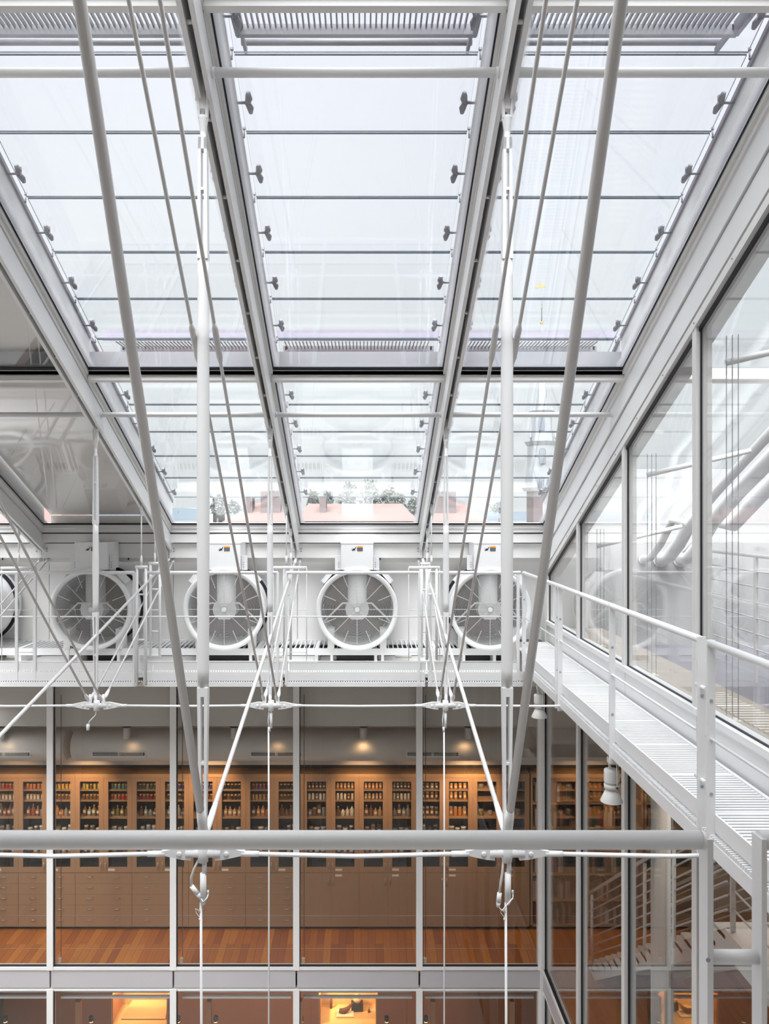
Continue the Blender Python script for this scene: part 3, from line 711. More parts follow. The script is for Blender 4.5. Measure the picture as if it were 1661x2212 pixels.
# ------------------------------------------------------------------ fan platform
t = thing('fan_platform', 'long white steel maintenance platform carrying the wall fans', 'platform', (-2, 9.46, -2.14))
X0p, X1p = -5.6, 1.98
PY = 9.46
segs = [(-5.6, X(36, PY)), (X(38, PY), X(329, PY)), (X(332, PY), X(622, PY)), (X(625, PY), X(920, PY)), (X(923, PY), X(1117, PY))]
for a, b in segs: MB().box(a, b, PY, PY + .012, -1.95, -1.850).build('toe_board', M['white'], t)
MB().tube([(X0p, PY, -1.838), (1.92, PY, -1.838)], .006, 8).build('toe_rail', M['white'], t)
segs = [(-5.6, X(295, PY)), (X(312, PY), X(611, PY)), (X(618, PY), X(918, PY)), (X(924, PY), X(1131, PY))]
for a, b in segs:
    MB().box(a, b, PY - .01, PY + .01, -2.075, -1.968).build('fascia', M['white'], t)
    MB().box(a, b, PY - .02, PY + .02, -2.145, -2.090).build('bottom_flange', M['white'], t)
    MB().box(a, b, PY + .02, 10.70, -2.14, -2.12).build('soffit_tray', M['white'], t)
for zz_, nm in ((-1.968, 'upper'), (-2.09, 'lower')):
    d = MB(); x = X0p
    while x < 1.96:
        d.box(x, x + .018, PY - .006, PY + .006, zz_, zz_ + .018 if nm == 'upper' else zz_ + .015); x += .030
    d.build('serrated_strip', M['white'], t, kind='stuff')
pm['dslat'] = MB().box(-.006, .006, 0, 1, 0, .024).mesh('slat', M['white'])
x = X0p
while x < 1.95:
    o = link('slat', pm['dslat'], t); o.location = (x, 10.10, -1.815); o.scale = (1, .62, 1); x += .062
MB().box(X0p, 1.98, 10.07, 10.10, -1.875, -1.788).build('bearer', M['white'], t)
MB().box(X0p, 1.98, 10.72, 10.75, -1.85, -1.78).build('bearer', M['white'], t)
MB().box(X0p, 1.98, PY + .02, 10.7, -2.04, -2.0).build('grating_deck', M['warm'], t)
for i in range(10):
    x = -5.3 + i * .78
    MB().box(x, x + .04, 10.1, 10.7, -2.0, -1.79).build('cross_bearer', M['warm'], t)
for i in range(4):
    x = -4.75 + i * 1.73
    MB().tube([(x, 10.3, -1.93), (x + .22, 10.3, -1.93)], .03, 8).build('conduit', M['duct'], t)
for i, fx in enumerate(FX): MB().box(fx - .28, fx + .28, 10.35, 10.6, -1.995, -1.90).build('gap_shade_box', M['darkgrey'], t)  # dark boxes added so the gap under the shelf looks shaded
MB().box(X0p, 1.98, 10.70, 10.72, -2.1, -1.86).build('gap_shade_board', M['dark'], t)  # dark board standing in for shade at the back of the gap
# guardrail of the platform
t = thing('platform_guardrail', 'white tubular guardrail running in front of the fans', 'railing', (-2, PY, -1.9))
MB().tube([(X0p, PY, -.746), (X(290, PY), PY, -.746)], .021, 14).build('top_rail', M['white'], t)
for a, b in ((X(313, PY), X(600, PY)), (X(618, PY), X(905, PY)), (X(930, PY), X(1124, PY))):
    MB().tube([(a, PY, -.746), (b, PY, -.746)], .021, 14).build('top_rail', M['white'], t)
MB().tube([(X0p, PY, -1.287), (X(1124, PY), PY, -1.287)], .0085, 8).build('mid_rod', M['white'], t)
for px in (36, 75, 1119):
    MB().box(X(px, PY) - .018, X(px, PY) + .018, PY - .013, PY + .011, -2.07, -.746).build('post', M['white'], t)
for px in (290, 313, 600, 618, 905, 930):
    MB().box(X(px, PY) - .013, X(px, PY) + .013, PY - .025, PY + .023, -2.125, -.746).build('post', M['white'], t)
# ladders / hanger frames at the truss lines
def frame(px0, px1, y, py0, py1, rungs, label):
    x0, x1 = X(px0, y), X(px1, y); z0, z1 = Z(py1, y), Z(py0, y)
    t = thing('hanger_ladder', label, 'ladder', (x0, y, z0), 'narrow ladders on the platform')
    for x in (x0, x1): MB().tube([(x, y, z0), (x, y, z1)], .017, 8).build('stile', M['white'], t)
    MB().tube([(x0 - .02, y, z1), (x1 + .02, y, z1)], .020, 8).build('top_bar', M['white'], t)
    for r in rungs: MB().tube([(x0, y, Z(r, y)), (x1, y, Z(r, y))], .012, 8).build('rung', M['white'], t)
frame(296, 315, 9.40, 1225, 1480, (1284, 1382), 'narrow white ladder left of the second gap, near the left truss')
frame(325, 345, 9.75, 1217, 1420, (1273, 1318, 1364, 1416), 'narrow white ladder standing just behind the left truss ladder')
frame(922, 943, 9.40, 1226, 1425, (1284,), 'narrow white ladder under the centre right truss')
frame(911, 928, 9.75, 1218, 1420, (1274, 1365, 1416), 'narrow white ladder behind the centre right truss')
frame(614, 628, 9.55, 1226, 1425, (1284, 1382), 'narrow white ladder under the centre left truss')
for px0, px1, y, py, lab in ((590, 662, 9.5, 1226, 'centre left'), (883, 950, 9.5, 1226, 'centre right'), (2, 77, 9.5, 1227, 'leftmost')):
    t = thing('hanger_bar', 'short white horizontal bar with hanging side rods at the %s truss' % lab, 'bar', (X(px0, y), y, Z(py, y)), 'hanger bars')
    MB().tube([(X(px0, y), y, Z(py, y)), (X(px1, y), y, Z(py, y))], .018, 10).build('bar', M['white'], t)
    for px in (px0, px1): MB().tube([(X(px, y), y + .02, Z(py, y)), (X(px, y), y + .02, Z(1428, y))], .006, 6).build('side_rod', M['white'], t)
    for py2 in (1318, 1410): MB().tube([(X(px0, y), y + .02, Z(py2, y)), (X(px1, y), y + .02, Z(py2, y))], .005, 6).build('cross_rod', M['white'], t)
for k in (1, 2, 3, 4):
    for dy, n in ((9.2, 'near'), (9.8, 'far')):
        zt = G(dy) - .33
        t = thing('platform_hanger', 'thin white hanger rod from rafter to platform, %s one of the %s truss' % (n, TR[k]), 'hanger rod', (rafX[k], dy, -.7), 'platform hangers')
        MB().tube([(rafX[k], dy, zt), (rafX[k], dy, -.64)], .007, 8).build('rod', M['white'], t)
        for z0, z1 in ((zt, zt - .12), (-.64, -.52)): MB().tube([(rafX[k], dy, z0), (rafX[k], dy, (z0 + z1) / 2), (rafX[k], dy, z1)], [.012, .016, .008], 8).build('fork_end', M['white'], t)

# ------------------------------------------------------------------ side walkway on the right
t = thing('side_walkway', 'white slatted maintenance walkway along the right-hand glazing', 'walkway', (2.2, 6, -1.95))
XO = 1.98
pm['wslat'] = MB().box(0, .455, -.012, .012, -.02, 0).mesh('slat', M['white'])
y = 2.5; i = 0
while y < 10.1:
    if i % 16: o = link('slat', pm['wslat'], t); o.location = (XO + .055, y, -1.765)
    else: MB().box(XO + .055, XO + .51, y - .018, y + .018, -1.80, -1.762).build('cross_bearer', M['white'], t)
    y += .0415; i += 1
MB().box(XO + .50, XO + .525, 2.4, 10.4, -1.82, -1.755).build('edge_angle', M['white'], t)
MB().box(XO + .04, XO + .50, 10.12, 10.45, -1.79, -1.765).build('end_plate', M['warm'], t)
MB().box(XO + .04, XO + .50, 10.52, 10.72, -1.79, -1.775).build('dark_hatch', M['darkgrey'], t)
for a, b in ((2.3, 4.36), (4.50, 7.72), (7.78, 9.40)):
    MB().box(XO + .02, XO + .032, a, b, -1.815, -1.715).build('toe_board', M['white'], t)
for a, b in ((2.3, 4.36), (4.52, 7.70), (7.80, 9.42)):
    MB().box(XO - .01, XO + .01, a, b, -1.945, -1.858).build('stringer', M['white'], t)
    MB().box(XO - .0, XO + .06, a, b, -1.955, -1.945).build('bottom_plate', M['frame'], t)
    MB().box(XO + .06, XO + .50, a, b, -1.995, -1.985).build('tray', M['grey'], t)
d = MB(); y = 2.35
while y < 9.4: d.box(XO - .006, XO + .03, y, y + .013, -1.856, -1.832); y += .026
d.build('serrated_strip', M['white'], t, kind='stuff')
MB().box(XO + .03, XO + .05, 2.3, 9.4, -1.84, -1.825).build('edge_bar', M['white'], t)
t = thing('walkway_guardrail', 'white guardrail with round handrail along the right-hand walkway', 'railing', (XO, 6, -1.9))
posts = [9.40, 7.80, 7.69, 6.09, 4.487, 4.368, 2.8]
for y in posts:
    q = MB().box(XO - .024, XO + .024, y - .007, y + .007, -1.99, -.727).build('post', M['white'], t)
    for z_ in (-1.07, -1.60): MB().lathe((XO, y - .007, z_), [(.010, 0), (.010, -.004)], 10, 'y').build('bolt', M['grey'], q)
MB().tube([(XO, 9.40, -.746), (XO, 4.486, -.746)], .0225, 16).build('handrail', M['white'], t)
MB().tube([(XO, 4.370, -.746), (XO, 1.9, -.746)], .0225, 16).build('handrail', M['white'], t)
MB().tube([(XO, 9.38, -1.287), (XO, 4.56, -1.287)], .0085, 8).build('mid_rod', M['white'], t)
MB().tube([(XO, 4.43, -1.287), (XO, 1.9, -1.287)], .0085, 8).build('mid_rod', M['white'], t)
for z_ in (-1.02, -1.56): MB().tube([(XO, 4.56, z_), (XO, 4.43, z_)], .012, 10).build('link_pin', M['white'], t)
# spotlights hung under the walkway
def spot(x, y, z, label):
    t = thing('track_spotlight', label, 'spotlight', (x, y, z - .36), 'white spotlights under the walkway')
    b = MB().lathe((x, y, z), [(.060, -.10), (.062, -.095), (.062, -.012), (.058, 0), (0, .002)], 28).build('lamp_body', M['lamp'], t)
    MB().lathe((x, y, z), [(.045, -.13), (.045, -.10)], 24).build('neck', M['lamp'], t)
    MB().lathe((x, y, z), [(.042, -.155), (.061, -.153), (.061, -.120), (.055, -.118), (.04, -.125)], 28).build('ring', M['lamp'], t)
    MB().lathe((x, y, z), [(.090, -.262), (.091, -.257), (.042, -.155), (.040, -.155), (.086, -.260)], 32).build('cone_shade', M['lamp'], t)
    MB().tube([(x + .02, y - .066, z + .08), (x + .024, y - .068, z - .04), (x + .024, y - .068, z - .13)], .0055, 8).build('yoke', M['lamp'], t)
    MB().lathe((x + .024, y - .07, z - .132), [(.009, .01), (.010, -.004)], 10, 'y').build('yoke_screw', M['darkgrey'], t)
    MB().tube([(x - .02, y, z + .005), (x - .02, y, z + .08)], .006, 8).build('stem', M['lamp'], t)
    MB().tube([(x + .0, y, z), (x - .012, y, z + .04), (x, y, z + .09)], .004, 6).build('cord', M['lamp'], t)
    MB().tube([(x + .045, y, z), (x + .062, y, z + .02), (x + .045, y, z + .05), (x + .01, y, z + .07)], .004, 6).build('cord', M['lamp'], t)
    MB().box(x - .03, x + .03, y - .03, y + .03, z + .055, z + .10).build('clamp_block', M['lamp'], t)
D = 8.9; spot(X(1165, D), D, Z(1500, D), 'white cone spotlight at the far end of the walkway, farther one')
D = 6.33; spot(X(1321, D), D, Z(1662, D), 'white cone spotlight under the middle of the walkway, nearer one')
# ------------------------------------------------------------------ near guardrail in front of the camera
t = thing('front_guardrail', 'thick blurred white handrail crossing the lower foreground', 'railing', (0, 1.74, -1.76))
y = 1.74
MB().tube([(-1.6, y, -.742), (X(1512, y), y, -.742)], .0205, 24).build('handrail', M['white'], t)
MB().tube([(X(1512, y), y, -.742), (X(1524, y), y, -.744)], [.0205, .0195], 24).build('rail_end', M['white'], t)
MB().box(.772, .785, y - .022, y + .022, -1.8, -.732).build('post', M['white'], t)
MB().lathe((X(1519, y), y - .022, -1.0), [(.004, 0), (.005, -.003)], 10, 'y').build('bolt', M['grey'], t)
MB().tube([(X(1534, y), y, Z(2067, y)), (X(1638, y), y, Z(2067, y))], .0155, 16).build('link_tube', M['white'], t)
t = thing('front_guardrail', 'short end piece of near guardrail at the lower right edge', 'railing', (.9, 1.74, -1.76))
MB().box(.893, .905, y - .022, y + .022, -1.8, -.732).build('post', M['white'], t)
MB().tube([(X(1640, y), y, -.742), (1.6, y, -.742)], .0205, 24).build('handrail', M['white'], t)
t = thing('camera_walkway', 'white walkway behind the near guardrail', 'walkway', (0, 1.2, -1.8))
MB().box(-1.8, 2.4, .5, 1.78, -1.82, -1.79).build('deck', M['white'], t)
# ------------------------------------------------------------------ cabinets of the storey behind the glass
YC = 12.0
def cx(px): return X(px, YC)
def cz(py): return Z(py, YC)
U0 = 39.5; UW = 122.7
hpull = MB().tube([(-.043, 0, 0), (-.043, -.022, 0), (.043, -.022, 0), (.043, 0, 0)], .0045, 6).mesh('handle', M['steel'])
vpull = MB().tube([(0, 0, -.055), (0, -.022, -.055), (0, -.022, .055), (0, 0, .055)], .005, 6).mesh('handle', M['steel'])
SHY = [1708, 1731, 1768, 1809, 1850]
def cabinet(i):
    px0 = U0 + UW * i; px1 = px0 + UW
    if i >= 5: px0 += 0; px1 += 0
    x0, x1 = cx(px0) + .001, cx(px1) - .001
    low = i < 5
    nth = ORD[i + 1]
    t = thing('display_cabinet', 'oak cabinet with two glazed doors and %s, %s from the left' % ('ten handles on wide drawers' if low else 'plain lower doors', nth), 'cabinet', ((x0 + x1) / 2, 12.2, -6.53), 'oak cabinets behind the glass')
    zt, zb, zm = cz(1679), cz(2002), cz(1885.5)
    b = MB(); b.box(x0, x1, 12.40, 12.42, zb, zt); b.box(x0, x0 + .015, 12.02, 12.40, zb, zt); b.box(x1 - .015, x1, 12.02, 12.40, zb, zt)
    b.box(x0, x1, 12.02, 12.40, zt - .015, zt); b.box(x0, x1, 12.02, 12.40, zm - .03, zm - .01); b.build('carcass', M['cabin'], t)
    MB().box(x0, x1, 11.98, 12.42, cz(1679) + .004, cz(1671)).build('top_fascia', M['oak2'], t)
    MB().box(x0, x1, 12.06, 12.40, -6.53, zb).build('toe_kick', M['dark'], t)
    for sy in SHY: MB().box(x0 + .015, x1 - .015, 12.04, 12.38, cz(sy + 2.6), cz(sy)).build('shelf', M['oak2'], t)
    xm = (x0 + x1) / 2
    for j, (a, c) in enumerate(((x0, xm - .001), (xm + .001, x1))):
        d = MB(); st = .072; z0, z1 = zm + .003, zt - .002
        d.box(a, a + st, YC, YC + .022, z0, z1); d.box(c - st, c, YC, YC + .022, z0, z1)
        d.box(a + st, c - st, YC, YC + .022, z0, z0 + .083); d.box(a + st, c - st, YC, YC + .022, z1 - .066, z1)
        dd = d.build('door', M['oak'], t)
        MB().box(a + st - .004, c - st + .004, YC + .008, YC + .012, z0 + .08, z1 - .062).build('door_pane', M['cglass'], dd)
        h = link('handle', vpull, dd); h.location = (c - .035 if j == 0 else a + .035, YC, cz(1870))
        if j == 1:
            MB().box(a + st, a + st + .105, YC - .004, YC, z0 + .030, z0 + .062).build('card_holder', M['label'], dd)
    if low:
        zs = [cz(v) for v in (1886, 1909, 1932, 1955, 1979, 2002)]
        for q in range(5):
            o = MB().box(x0 + .0015, x1 - .0015, YC, YC + .022, zs[q + 1] + .0015, zs[q] - .0015).build('drawer', M['oak'], t)
            for f in (.26, .74):
                h = link('handle', hpull, o); h.location = (x0 + (x1 - x0) * f, YC, (zs[q] + zs[q + 1]) / 2 + .03)
    else:
        for j, (a, c) in enumerate(((x0, xm - .001), (xm + .001, x1))):
            o = MB().box(a, c, YC, YC + .022, zb + .002, zm - .003).build('lower_door', M['oak'], t)
            h = link('handle', vpull, o); h.location = (c - .035 if j == 0 else a + .035, YC, cz(1904))
            if j == 1: MB().box(a + .07, a + .175, YC - .004, YC, zm - .055, zm - .025).build('card_holder', M['label'], o)
# jar meshes: radius 1, height 1 profiles scaled per jar
_jm = {}
def jarmesh(kind, c, lab=False):
    k = (kind, tuple(c), lab)
    if k in _jm: return _jm[k]
    m = MB()
    if kind == 'pot': m.lathe((0, 0, 0), [(.0, 0), (.47, 0), (.5, .05), (.5, .80), (.44, .88)], 10)
    elif kind == 'bottle': m.lathe((0, 0, 0), [(0, 0), (.46, 0), (.5, .05), (.5, .55), (.40, .68), (.17, .76), (.16, .92)], 10)
    elif kind == 'jar': m.lathe((0, 0, 0), [(0, 0), (.46, 0), (.5, .04), (.5, .76), (.42, .86), (.38, .88)], 12)
    elif kind == 'tub': m.lathe((0, 0, 0), [(0, 0), (.42, 0), (.5, .88), (.52, .9)], 12)
    if lab: m.box(-.30, .30, -.53, -.50, .30, .58, 1)
    _jm[k] = m.mesh({'pot': 'pigment_jar', 'bottle': 'glass_bottle', 'jar': 'storage_jar', 'tub': 'storage_tub'}[kind], [cmat(c, .22, 'jar_content'), M['label']])
    return _jm[k]
def lidmesh(kind, c):
    k = ('lid', kind, tuple(c))
    if k in _jm: return _jm[k]
    if kind == 'pot': m = MB().lathe((0, 0, .80), [(.0, .2), (.50, .2), (.52, .16), (.52, .0), (.44, 0)], 10)
    elif kind == 'bottle': m = MB().lathe((0, 0, .90), [(0, .1), (.20, .1), (.22, .02), (.17, 0)], 8)
    elif kind == 'jar': m = MB().lathe((0, 0, .86), [(0, .14), (.42, .14), (.44, .1), (.44, 0), (.38, 0)], 12)
    else: m = MB().lathe((0, 0, .88), [(0, .10), (.53, .10), (.55, .05), (.55, 0), (.5, 0)], 12)
    _jm[k] = m.mesh('lid', cmat(c, .5, 'jar_lid')); return _jm[k]
CN = {'red': (.55, .05, .03), 'crimson': (.30, .02, .03), 'orange': (.70, .20, .03), 'yellow': (.70, .45, .04), 'lime': (.55, .52, .08), 'teal': (.10, .30, .34),
      'dark green': (.05, .10, .07), 'blue': (.04, .07, .38), 'black': (.02, .02, .025), 'purple': (.28, .10, .30), 'white': (.75, .70, .62), 'brown': (.20, .09, .03),
      'dark brown': (.09, .045, .02), 'tan': (.50, .32, .16), 'amber': (.62, .26, .04), 'grey': (.28, .26, .24), 'olive': (.24, .19, .05), 'rust': (.36, .10, .03), 'clear': (.33, .32, .28)}
LID = {'cork': (.62, .36, .10), 'white': (.8, .77, .7), 'black': (.03, .03, .03), 'grey': (.35, .33, .30)}
# per door, from the left: (row 1, row 2, row 3 kinds)
doors = ['red white rust', 'red white rust', 'orange white rust', 'yellow brown amber', 'lime brown olive', 'teal red olive', 'dark_green crimson clear', 'blue dark_brown grey', 'blue brown blue',
         'black black tan', 'purple tan amber', 'black dark_brown brown', 'brown white grey', 'amber white white', 'amber tan tan', 'dark_brown white clear', 'brown brown brown', 'amber amber amber', '- - -', '- - -']
SN = ['top', 'second', 'third', 'fourth', 'lowest']
def put(kind, col, lidc, x, y, z, w_, h, label, group, lab=False):
    nm = {'pot': 'pigment_jar', 'bottle': 'glass_bottle', 'jar': 'storage_jar', 'tub': 'storage_tub'}[kind]
    o = link(nm, jarmesh(kind, CN[col], lab), None, label=label, cat='jar' if kind != 'bottle' else 'bottle', group=group)
    o.location = (x, y, z + .0015); o.scale = (w_, w_, h)
    if lidc:
        l = link('lid', lidmesh(kind, LID[lidc]), o)
R = random.Random(5)
for i in range(-1, 9):
    cabinet(i)
di = -1
for n, spec in enumerate(doors):
    a, b_, c_ = [s.replace('_', ' ') for s in spec.split()]
    pl = U0 - UW + 61.35 * n; xl = cx(pl) + .078; xr = cx(pl + 61.35) - .078; dn = ORD[n] + ' glazed door'
    if a == '-':
        for sy, qn in ((SHY[0], 2), (SHY[2], 2), (SHY[4], 2)):
            for q in range(qn):
                col = R.choice(['clear', 'grey', 'olive']); 
                put('jar', col, 'grey', xl + (q + .5) * (xr - xl) / qn, 12.15, cz(sy), R.uniform(.07, .10), R.uniform(.05, .10), '%s glass dish, %s on the %s shelf, %s' % (col, ORD[q], SN[SHY.index(sy)], dn), 'sparse glassware')
        continue
    big = n in (16, 17)
    for r, col in ((0, a), (1, b_)):
        cnt = 5 if not big else 4
        hh = (.078 if n < 12 else .092) if not big or r == 0 else .125
        for q in range(cnt):
            cc = col
            if R.random() < .18: cc = R.choice([col, 'brown', 'grey'])
            x = xl + (q + .5) * (xr - xl) / cnt
            kd = 'pot' if n < 12 and not big else 'jar'
            put(kd, cc, ('cork' if n < 12 else ('white' if cc == 'white' else 'grey')), x, 12.09 + R.uniform(-.01, .01), cz(SHY[r]), .042 if not big else .055, hh * R.uniform(.96, 1.03) if n > 11 else hh,
                '%s %s, %s on %s shelf, %s from left' % (cc, 'pigment pot with pale cap' if kd == 'pot' else 'lidded sample jar', ORD[q], SN[r], dn), 'pigment jars on the upper shelves', lab=(n >= 12))
    cnt = 4
    for q in range(cnt):
        h = R.uniform(.11, .19); wv = R.uniform(.055, .085)
        cc = R.choice([c_, c_, c_, 'clear', 'brown'])
        kd = 'bottle' if n not in (12, 16, 17) else 'jar'
        if big: h = R.uniform(.13, .145); cc = c_; wv = .062
        x = xl + (q + .5) * (xr - xl) / cnt
        put(kd, cc, R.choice(['cork', 'grey', 'black']) if not big else 'grey', x, 12.12, cz(SHY[2]), min(wv, .072), h, '%s glass %s, %s on third shelf, %s from left' % (cc, 'bottle with stopper' if kd == 'bottle' else 'jar', ORD[q], dn), 'bottles on the third shelf', lab=R.random() < .6)
    for r in (3, 4):
        cnt = 3
        for q in range(cnt):
            h = R.uniform(.09, .15); wv = R.uniform(.07, .088)
            kd = 'tub' if R.random() < .3 else 'jar'
            cc = R.choice([c_, 'clear', 'olive', 'brown', 'dark brown']) if kd == 'jar' else 'white'
            x = xl + (q + .5) * (xr - xl) / cnt
            put(kd, cc, 'white' if kd == 'tub' else R.choice(['grey', 'white', 'black']), x, 12.14, cz(SHY[r]), wv, h, '%s %s, %s on %s shelf, %s from left' % (cc, 'plastic tub' if kd == 'tub' else 'wide glass jar', ORD[q], SN[r], dn), 'wide jars on the lower shelves', lab=R.random() < .5)
# bookcases
BC = {'dark red': (.22, .03, .03), 'navy': (.03, .05, .12), 'cream': (.48, .42, .32), 'black': (.02, .02, .02), 'brown': (.18, .09, .05), 'green': (.05, .12, .07), 'grey': (.25, .24, .23), 'white': (.6, .58, .54), 'tan': (.36, .22, .12)}
bm_ = {k: MB().box(0, 1, 0, 1, 0, 1).mesh('book', cmat(v, .6, 'book_cloth')) for k, v in BC.items()}
sh = [1734, 1787, 1838, 1887, 1943, 1998]
for c, (pa, pb) in enumerate(((1146, 1266), (1268, 1390), (1392, 1514))):
    x0, x1 = cx(pa), cx(pb)
    cn = ['left', 'middle', 'right'][c]
    t = thing('bookcase', 'open oak bookcase behind the side glazing, %s of three' % cn, 'bookcase', ((x0 + x1) / 2, 12.2, -6.53), 'bookcases')
    MB().box(x0, x1, 12.36, 12.38, -6.45, cz(1672)).build('back', M['cabin'], t)
    for a in (x0, x1 - .035): MB().box(a, a + .035, 12.0, 12.36, -6.45, cz(1672)).build('side', M['oak'], t)
    MB().box(x0, x1, 11.98, 12.36, cz(1679), cz(1671)).build('top', M['oak2'], t)
    MB().box(x0, x1, 12.05, 12.36, -6.53, -6.45).build('plinth', M['dark'], t)
    for sy in sh: MB().box(x0 + .035, x1 - .035, 12.0, 12.36, cz(sy + 4), cz(sy)).build('shelf', M['oak2'], t)
    for si, sy in enumerate(sh):
        x = x0 + .04 + R.uniform(0, .05); n = 0
        lim = x1 - (.06 if c == 1 else .25)
        mx = (13, 16, 9)[c]
        while x < lim and n < mx:
            col = R.choice(list(BC)); wd = R.uniform(.022, .055); h = R.uniform(.20, .30)
            o = link('book', bm_[col], None, label='%s book, %s from left on %s shelf of the %s bookcase' % (col, ORD[n], ORD[si], cn), cat='book', group='books in the bookcases')
            o.location = (x, 12.02 + R.uniform(0, .03), cz(sy) + .001); o.scale = (wd, .20, h); x += wd + .002; n += 1
            if R.random() < .08: x += .06
# ceiling ducts with slot diffusers
for n, (xa, xb, lab) in enumerate(((-6.5, X(148, 11.45), 'left'), (X(163, 11.45), 2.35, 'long right'))):
    t = thing('ceiling_duct', 'fat cream horizontal air duct above the cabinets, %s section' % lab, 'duct', (xa, 11.45, -3.48), 'ceiling air ducts')
    yv, zv, r = 11.45, -3.46, .235
    MB().tube([(xa, yv, zv), (xa + .03, yv, zv), (xb - .03, yv, zv), (xb, yv, zv)], [r * .9, r, r, r * .9], 32).build('duct_tube', M['duct'], t)
    for px0, px1 in (((0, 68),) if n == 0 else ((200, 316), (541, 653), (877, 992))):
        a, b = X(px0, 11.25), X(px1, 11.25)
        if n == 0: a = X(-45, 11.25)
        q = MB().hexa([(a, 11.235, -3.59), (b, 11.235, -3.59), (b, 11.30, -3.59), (a, 11.30, -3.59), (a, 11.212, -3.48), (b, 11.212, -3.48), (b, 11.30, -3.48), (a, 11.30, -3.48)]).build('diffuser', M['white'], t)
        g = MB(); m_ = (a + b) / 2
        for (u, v) in ((a + .02, m_ - .02), (m_ + .02, b - .02)):
            for zz_ in (-3.525, -3.552): g.box(u, v, 11.20, 11.235, zz_, zz_ + .014)
        g.build('slot', M['darkgrey'], q)
        g = MB()
        xx = a + .04
        while xx < b - .04: g.box(xx, xx + .006, 11.197, 11.22, -3.555, -3.508); xx += .02
        g.build('vane', M['duct'], q, kind='stuff')
# round fixtures above the duct
def warm(x, y, z, tx, ty, tz, power, size=1.15, col=(1.0, .60, .30)):
    l = bpy.data.lights.new('warm_spot', 'SPOT'); l.energy = power; l.color = col; l.spot_size = size; l.spot_blend = .9; l.shadow_soft_size = .05
    o = bpy.data.objects.new('warm_spot', l); COL.objects.link(o); o.location = (x, y, z)
    o.rotation_euler = (Vector((tx, ty, tz)) - Vector((x, y, z))).to_track_quat('-Z', 'Y').to_euler()
for n, px in enumerate((2, 274, 506, 785, 1012)):
    D = 11.2; x = X(px, D)
    t = thing('canister_light', 'small white canister ceiling light, %s from the left' % ORD[n], 'lamp', (x, D, -3.26), 'canister ceiling lights')
    MB().lathe((x, D, -3.30), [(.05, 0), (.052, .01), (.052, .16), (.042, .17)], 18).build('can', M['duct'], t)
    MB().lathe((x, D, -3.09), [(.062, -.04), (.062, .03)], 18).build('dark_collar', M['darkgrey'], t)
WS = [(-5.4, 60), (-4.3, 130), (-3.3, 18), (-2.35, 150), (-1.3, 18), (0.0, 120), (.9, 18), (1.67, 190), (3.1, 8), (4.1, 30)]
for x, pw in WS: warm(x, 11.35, -3.80, x, 12.08, -4.5, pw * .28, 1.5)
for x, pw in ((X(285, 11.2), 5), (X(600, 11.2), 5), (X(785, 11.2), 13), (X(1005, 11.2), 9), (X(20, 11.2), 4)): warm(x, 11.12, -3.37, x, 11.30, -3.7, pw * .08, 2.7)
for x in (-5, -3, -1, 1, 3, 5): warm(x, 11.4, -3.72, x, 11.6, -6.5, 19 if x < 2 else 7, 2.4, (1, .66, .40))  # added warm fill for the room, not tied to any fixture
# guard wires, blind cords behind the lower glazing
for n, z_ in enumerate((Z(1978, 10.98), Z(2049, 10.98))):
    tag(MB().tube([(-6.5, 10.98, z_), (2.5, 10.98, z_)], .003, 5).build('guard_wire', M['steel']), 'thin horizontal guard wire behind the glass wall, %s one' % ['upper', 'lower'][n], 'wire', 'guard wires')
for k in range(5):
    x = MX[k] + .10
    t = thing('blind_pull', 'brown blind cord with white floor clip, window %s from the left' % ORD[k], 'cord', (x, 10.93, -6.5), 'blind cords')
    MB().tube([(x, 10.93, -2.6), (x, 10.93, -6.4)], .005, 5).build('cord', cmat((.16, .09, .06), .6, 'cord_brown'), t)
    MB().box(x - .03, x + .01, 10.90, 10.94, -6.41, -6.33).build('clip', M['label'], t)
# column and stair behind the side glazing
t = thing('round_column', 'round pale concrete column behind the side glazing', 'column', (2.99, 7.7, -10.6))
MB().lathe((2.99, 7.7, -10.6), [(.094, 0), (.094, 8.14)], 28).build('shaft', M['conc'], t)
MB().lathe((2.99, 7.7, -2.55), [(.094, 0), (.14, .06), (.14, .09)], 28).build('collar', M['white'], t)
def stair(name, label, a, b, w_, posts, below=.22, side=Vector((0, 1, 0))):
    a, b = Vector(a), Vector(b); t = thing(name, label, 'stairs', tuple(a)); d = b - a
    for s in (0, 1):
        o = side * (w_ * s); p, q = a + o, b + o; th = side * .03
        MB().hexa([p - Vector((0, 0, below)), q - Vector((0, 0, below)), q - Vector((0, 0, below)) + th, p - Vector((0, 0, below)) + th, p, q, q + th, p + th]).build('stringer', M['warm'], t)
        for i in range(7):
            h = .16 + i * .125
            MB().tube([p + Vector((0, 0, h)), q + Vector((0, 0, h))], .0095, 8).build('rail_rod', M['rod'], t)
        MB().tube([p + Vector((0, 0, 1.05)), q + Vector((0, 0, 1.05))], .021, 12).build('handrail', M['white'], t)
        for f in posts:
            c = p + d * f; MB().tube([c - Vector((0, 0, .05)), c + Vector((0, 0, 1.0))], .020, 10).build('post', M['white'], t)
    n = int(abs(d.z) / .17) + 1
    for i in range(n):
        c = a + d * ((i + .5) / n); dx = abs(d.x) > abs(d.y)
        m = MB()
        if dx: m.box(c.x - .14, c.x + .14, c.y + .03, c.y + w_, c.z - .05, c.z - .01)
        else: m.box(c.x, c.x + w_, c.y - .14, c.y + .14, c.z - .05, c.z - .01)
        m.build('tread', M['conc'], t)
stair('staircase', 'white staircase with rod railings rising toward the viewer behind the side glazing', (3.25, 11.0, -6.50), (3.25, 6.85, -3.70), 1.0, (.03, .52, .72), side=Vector((1, 0, 0)))
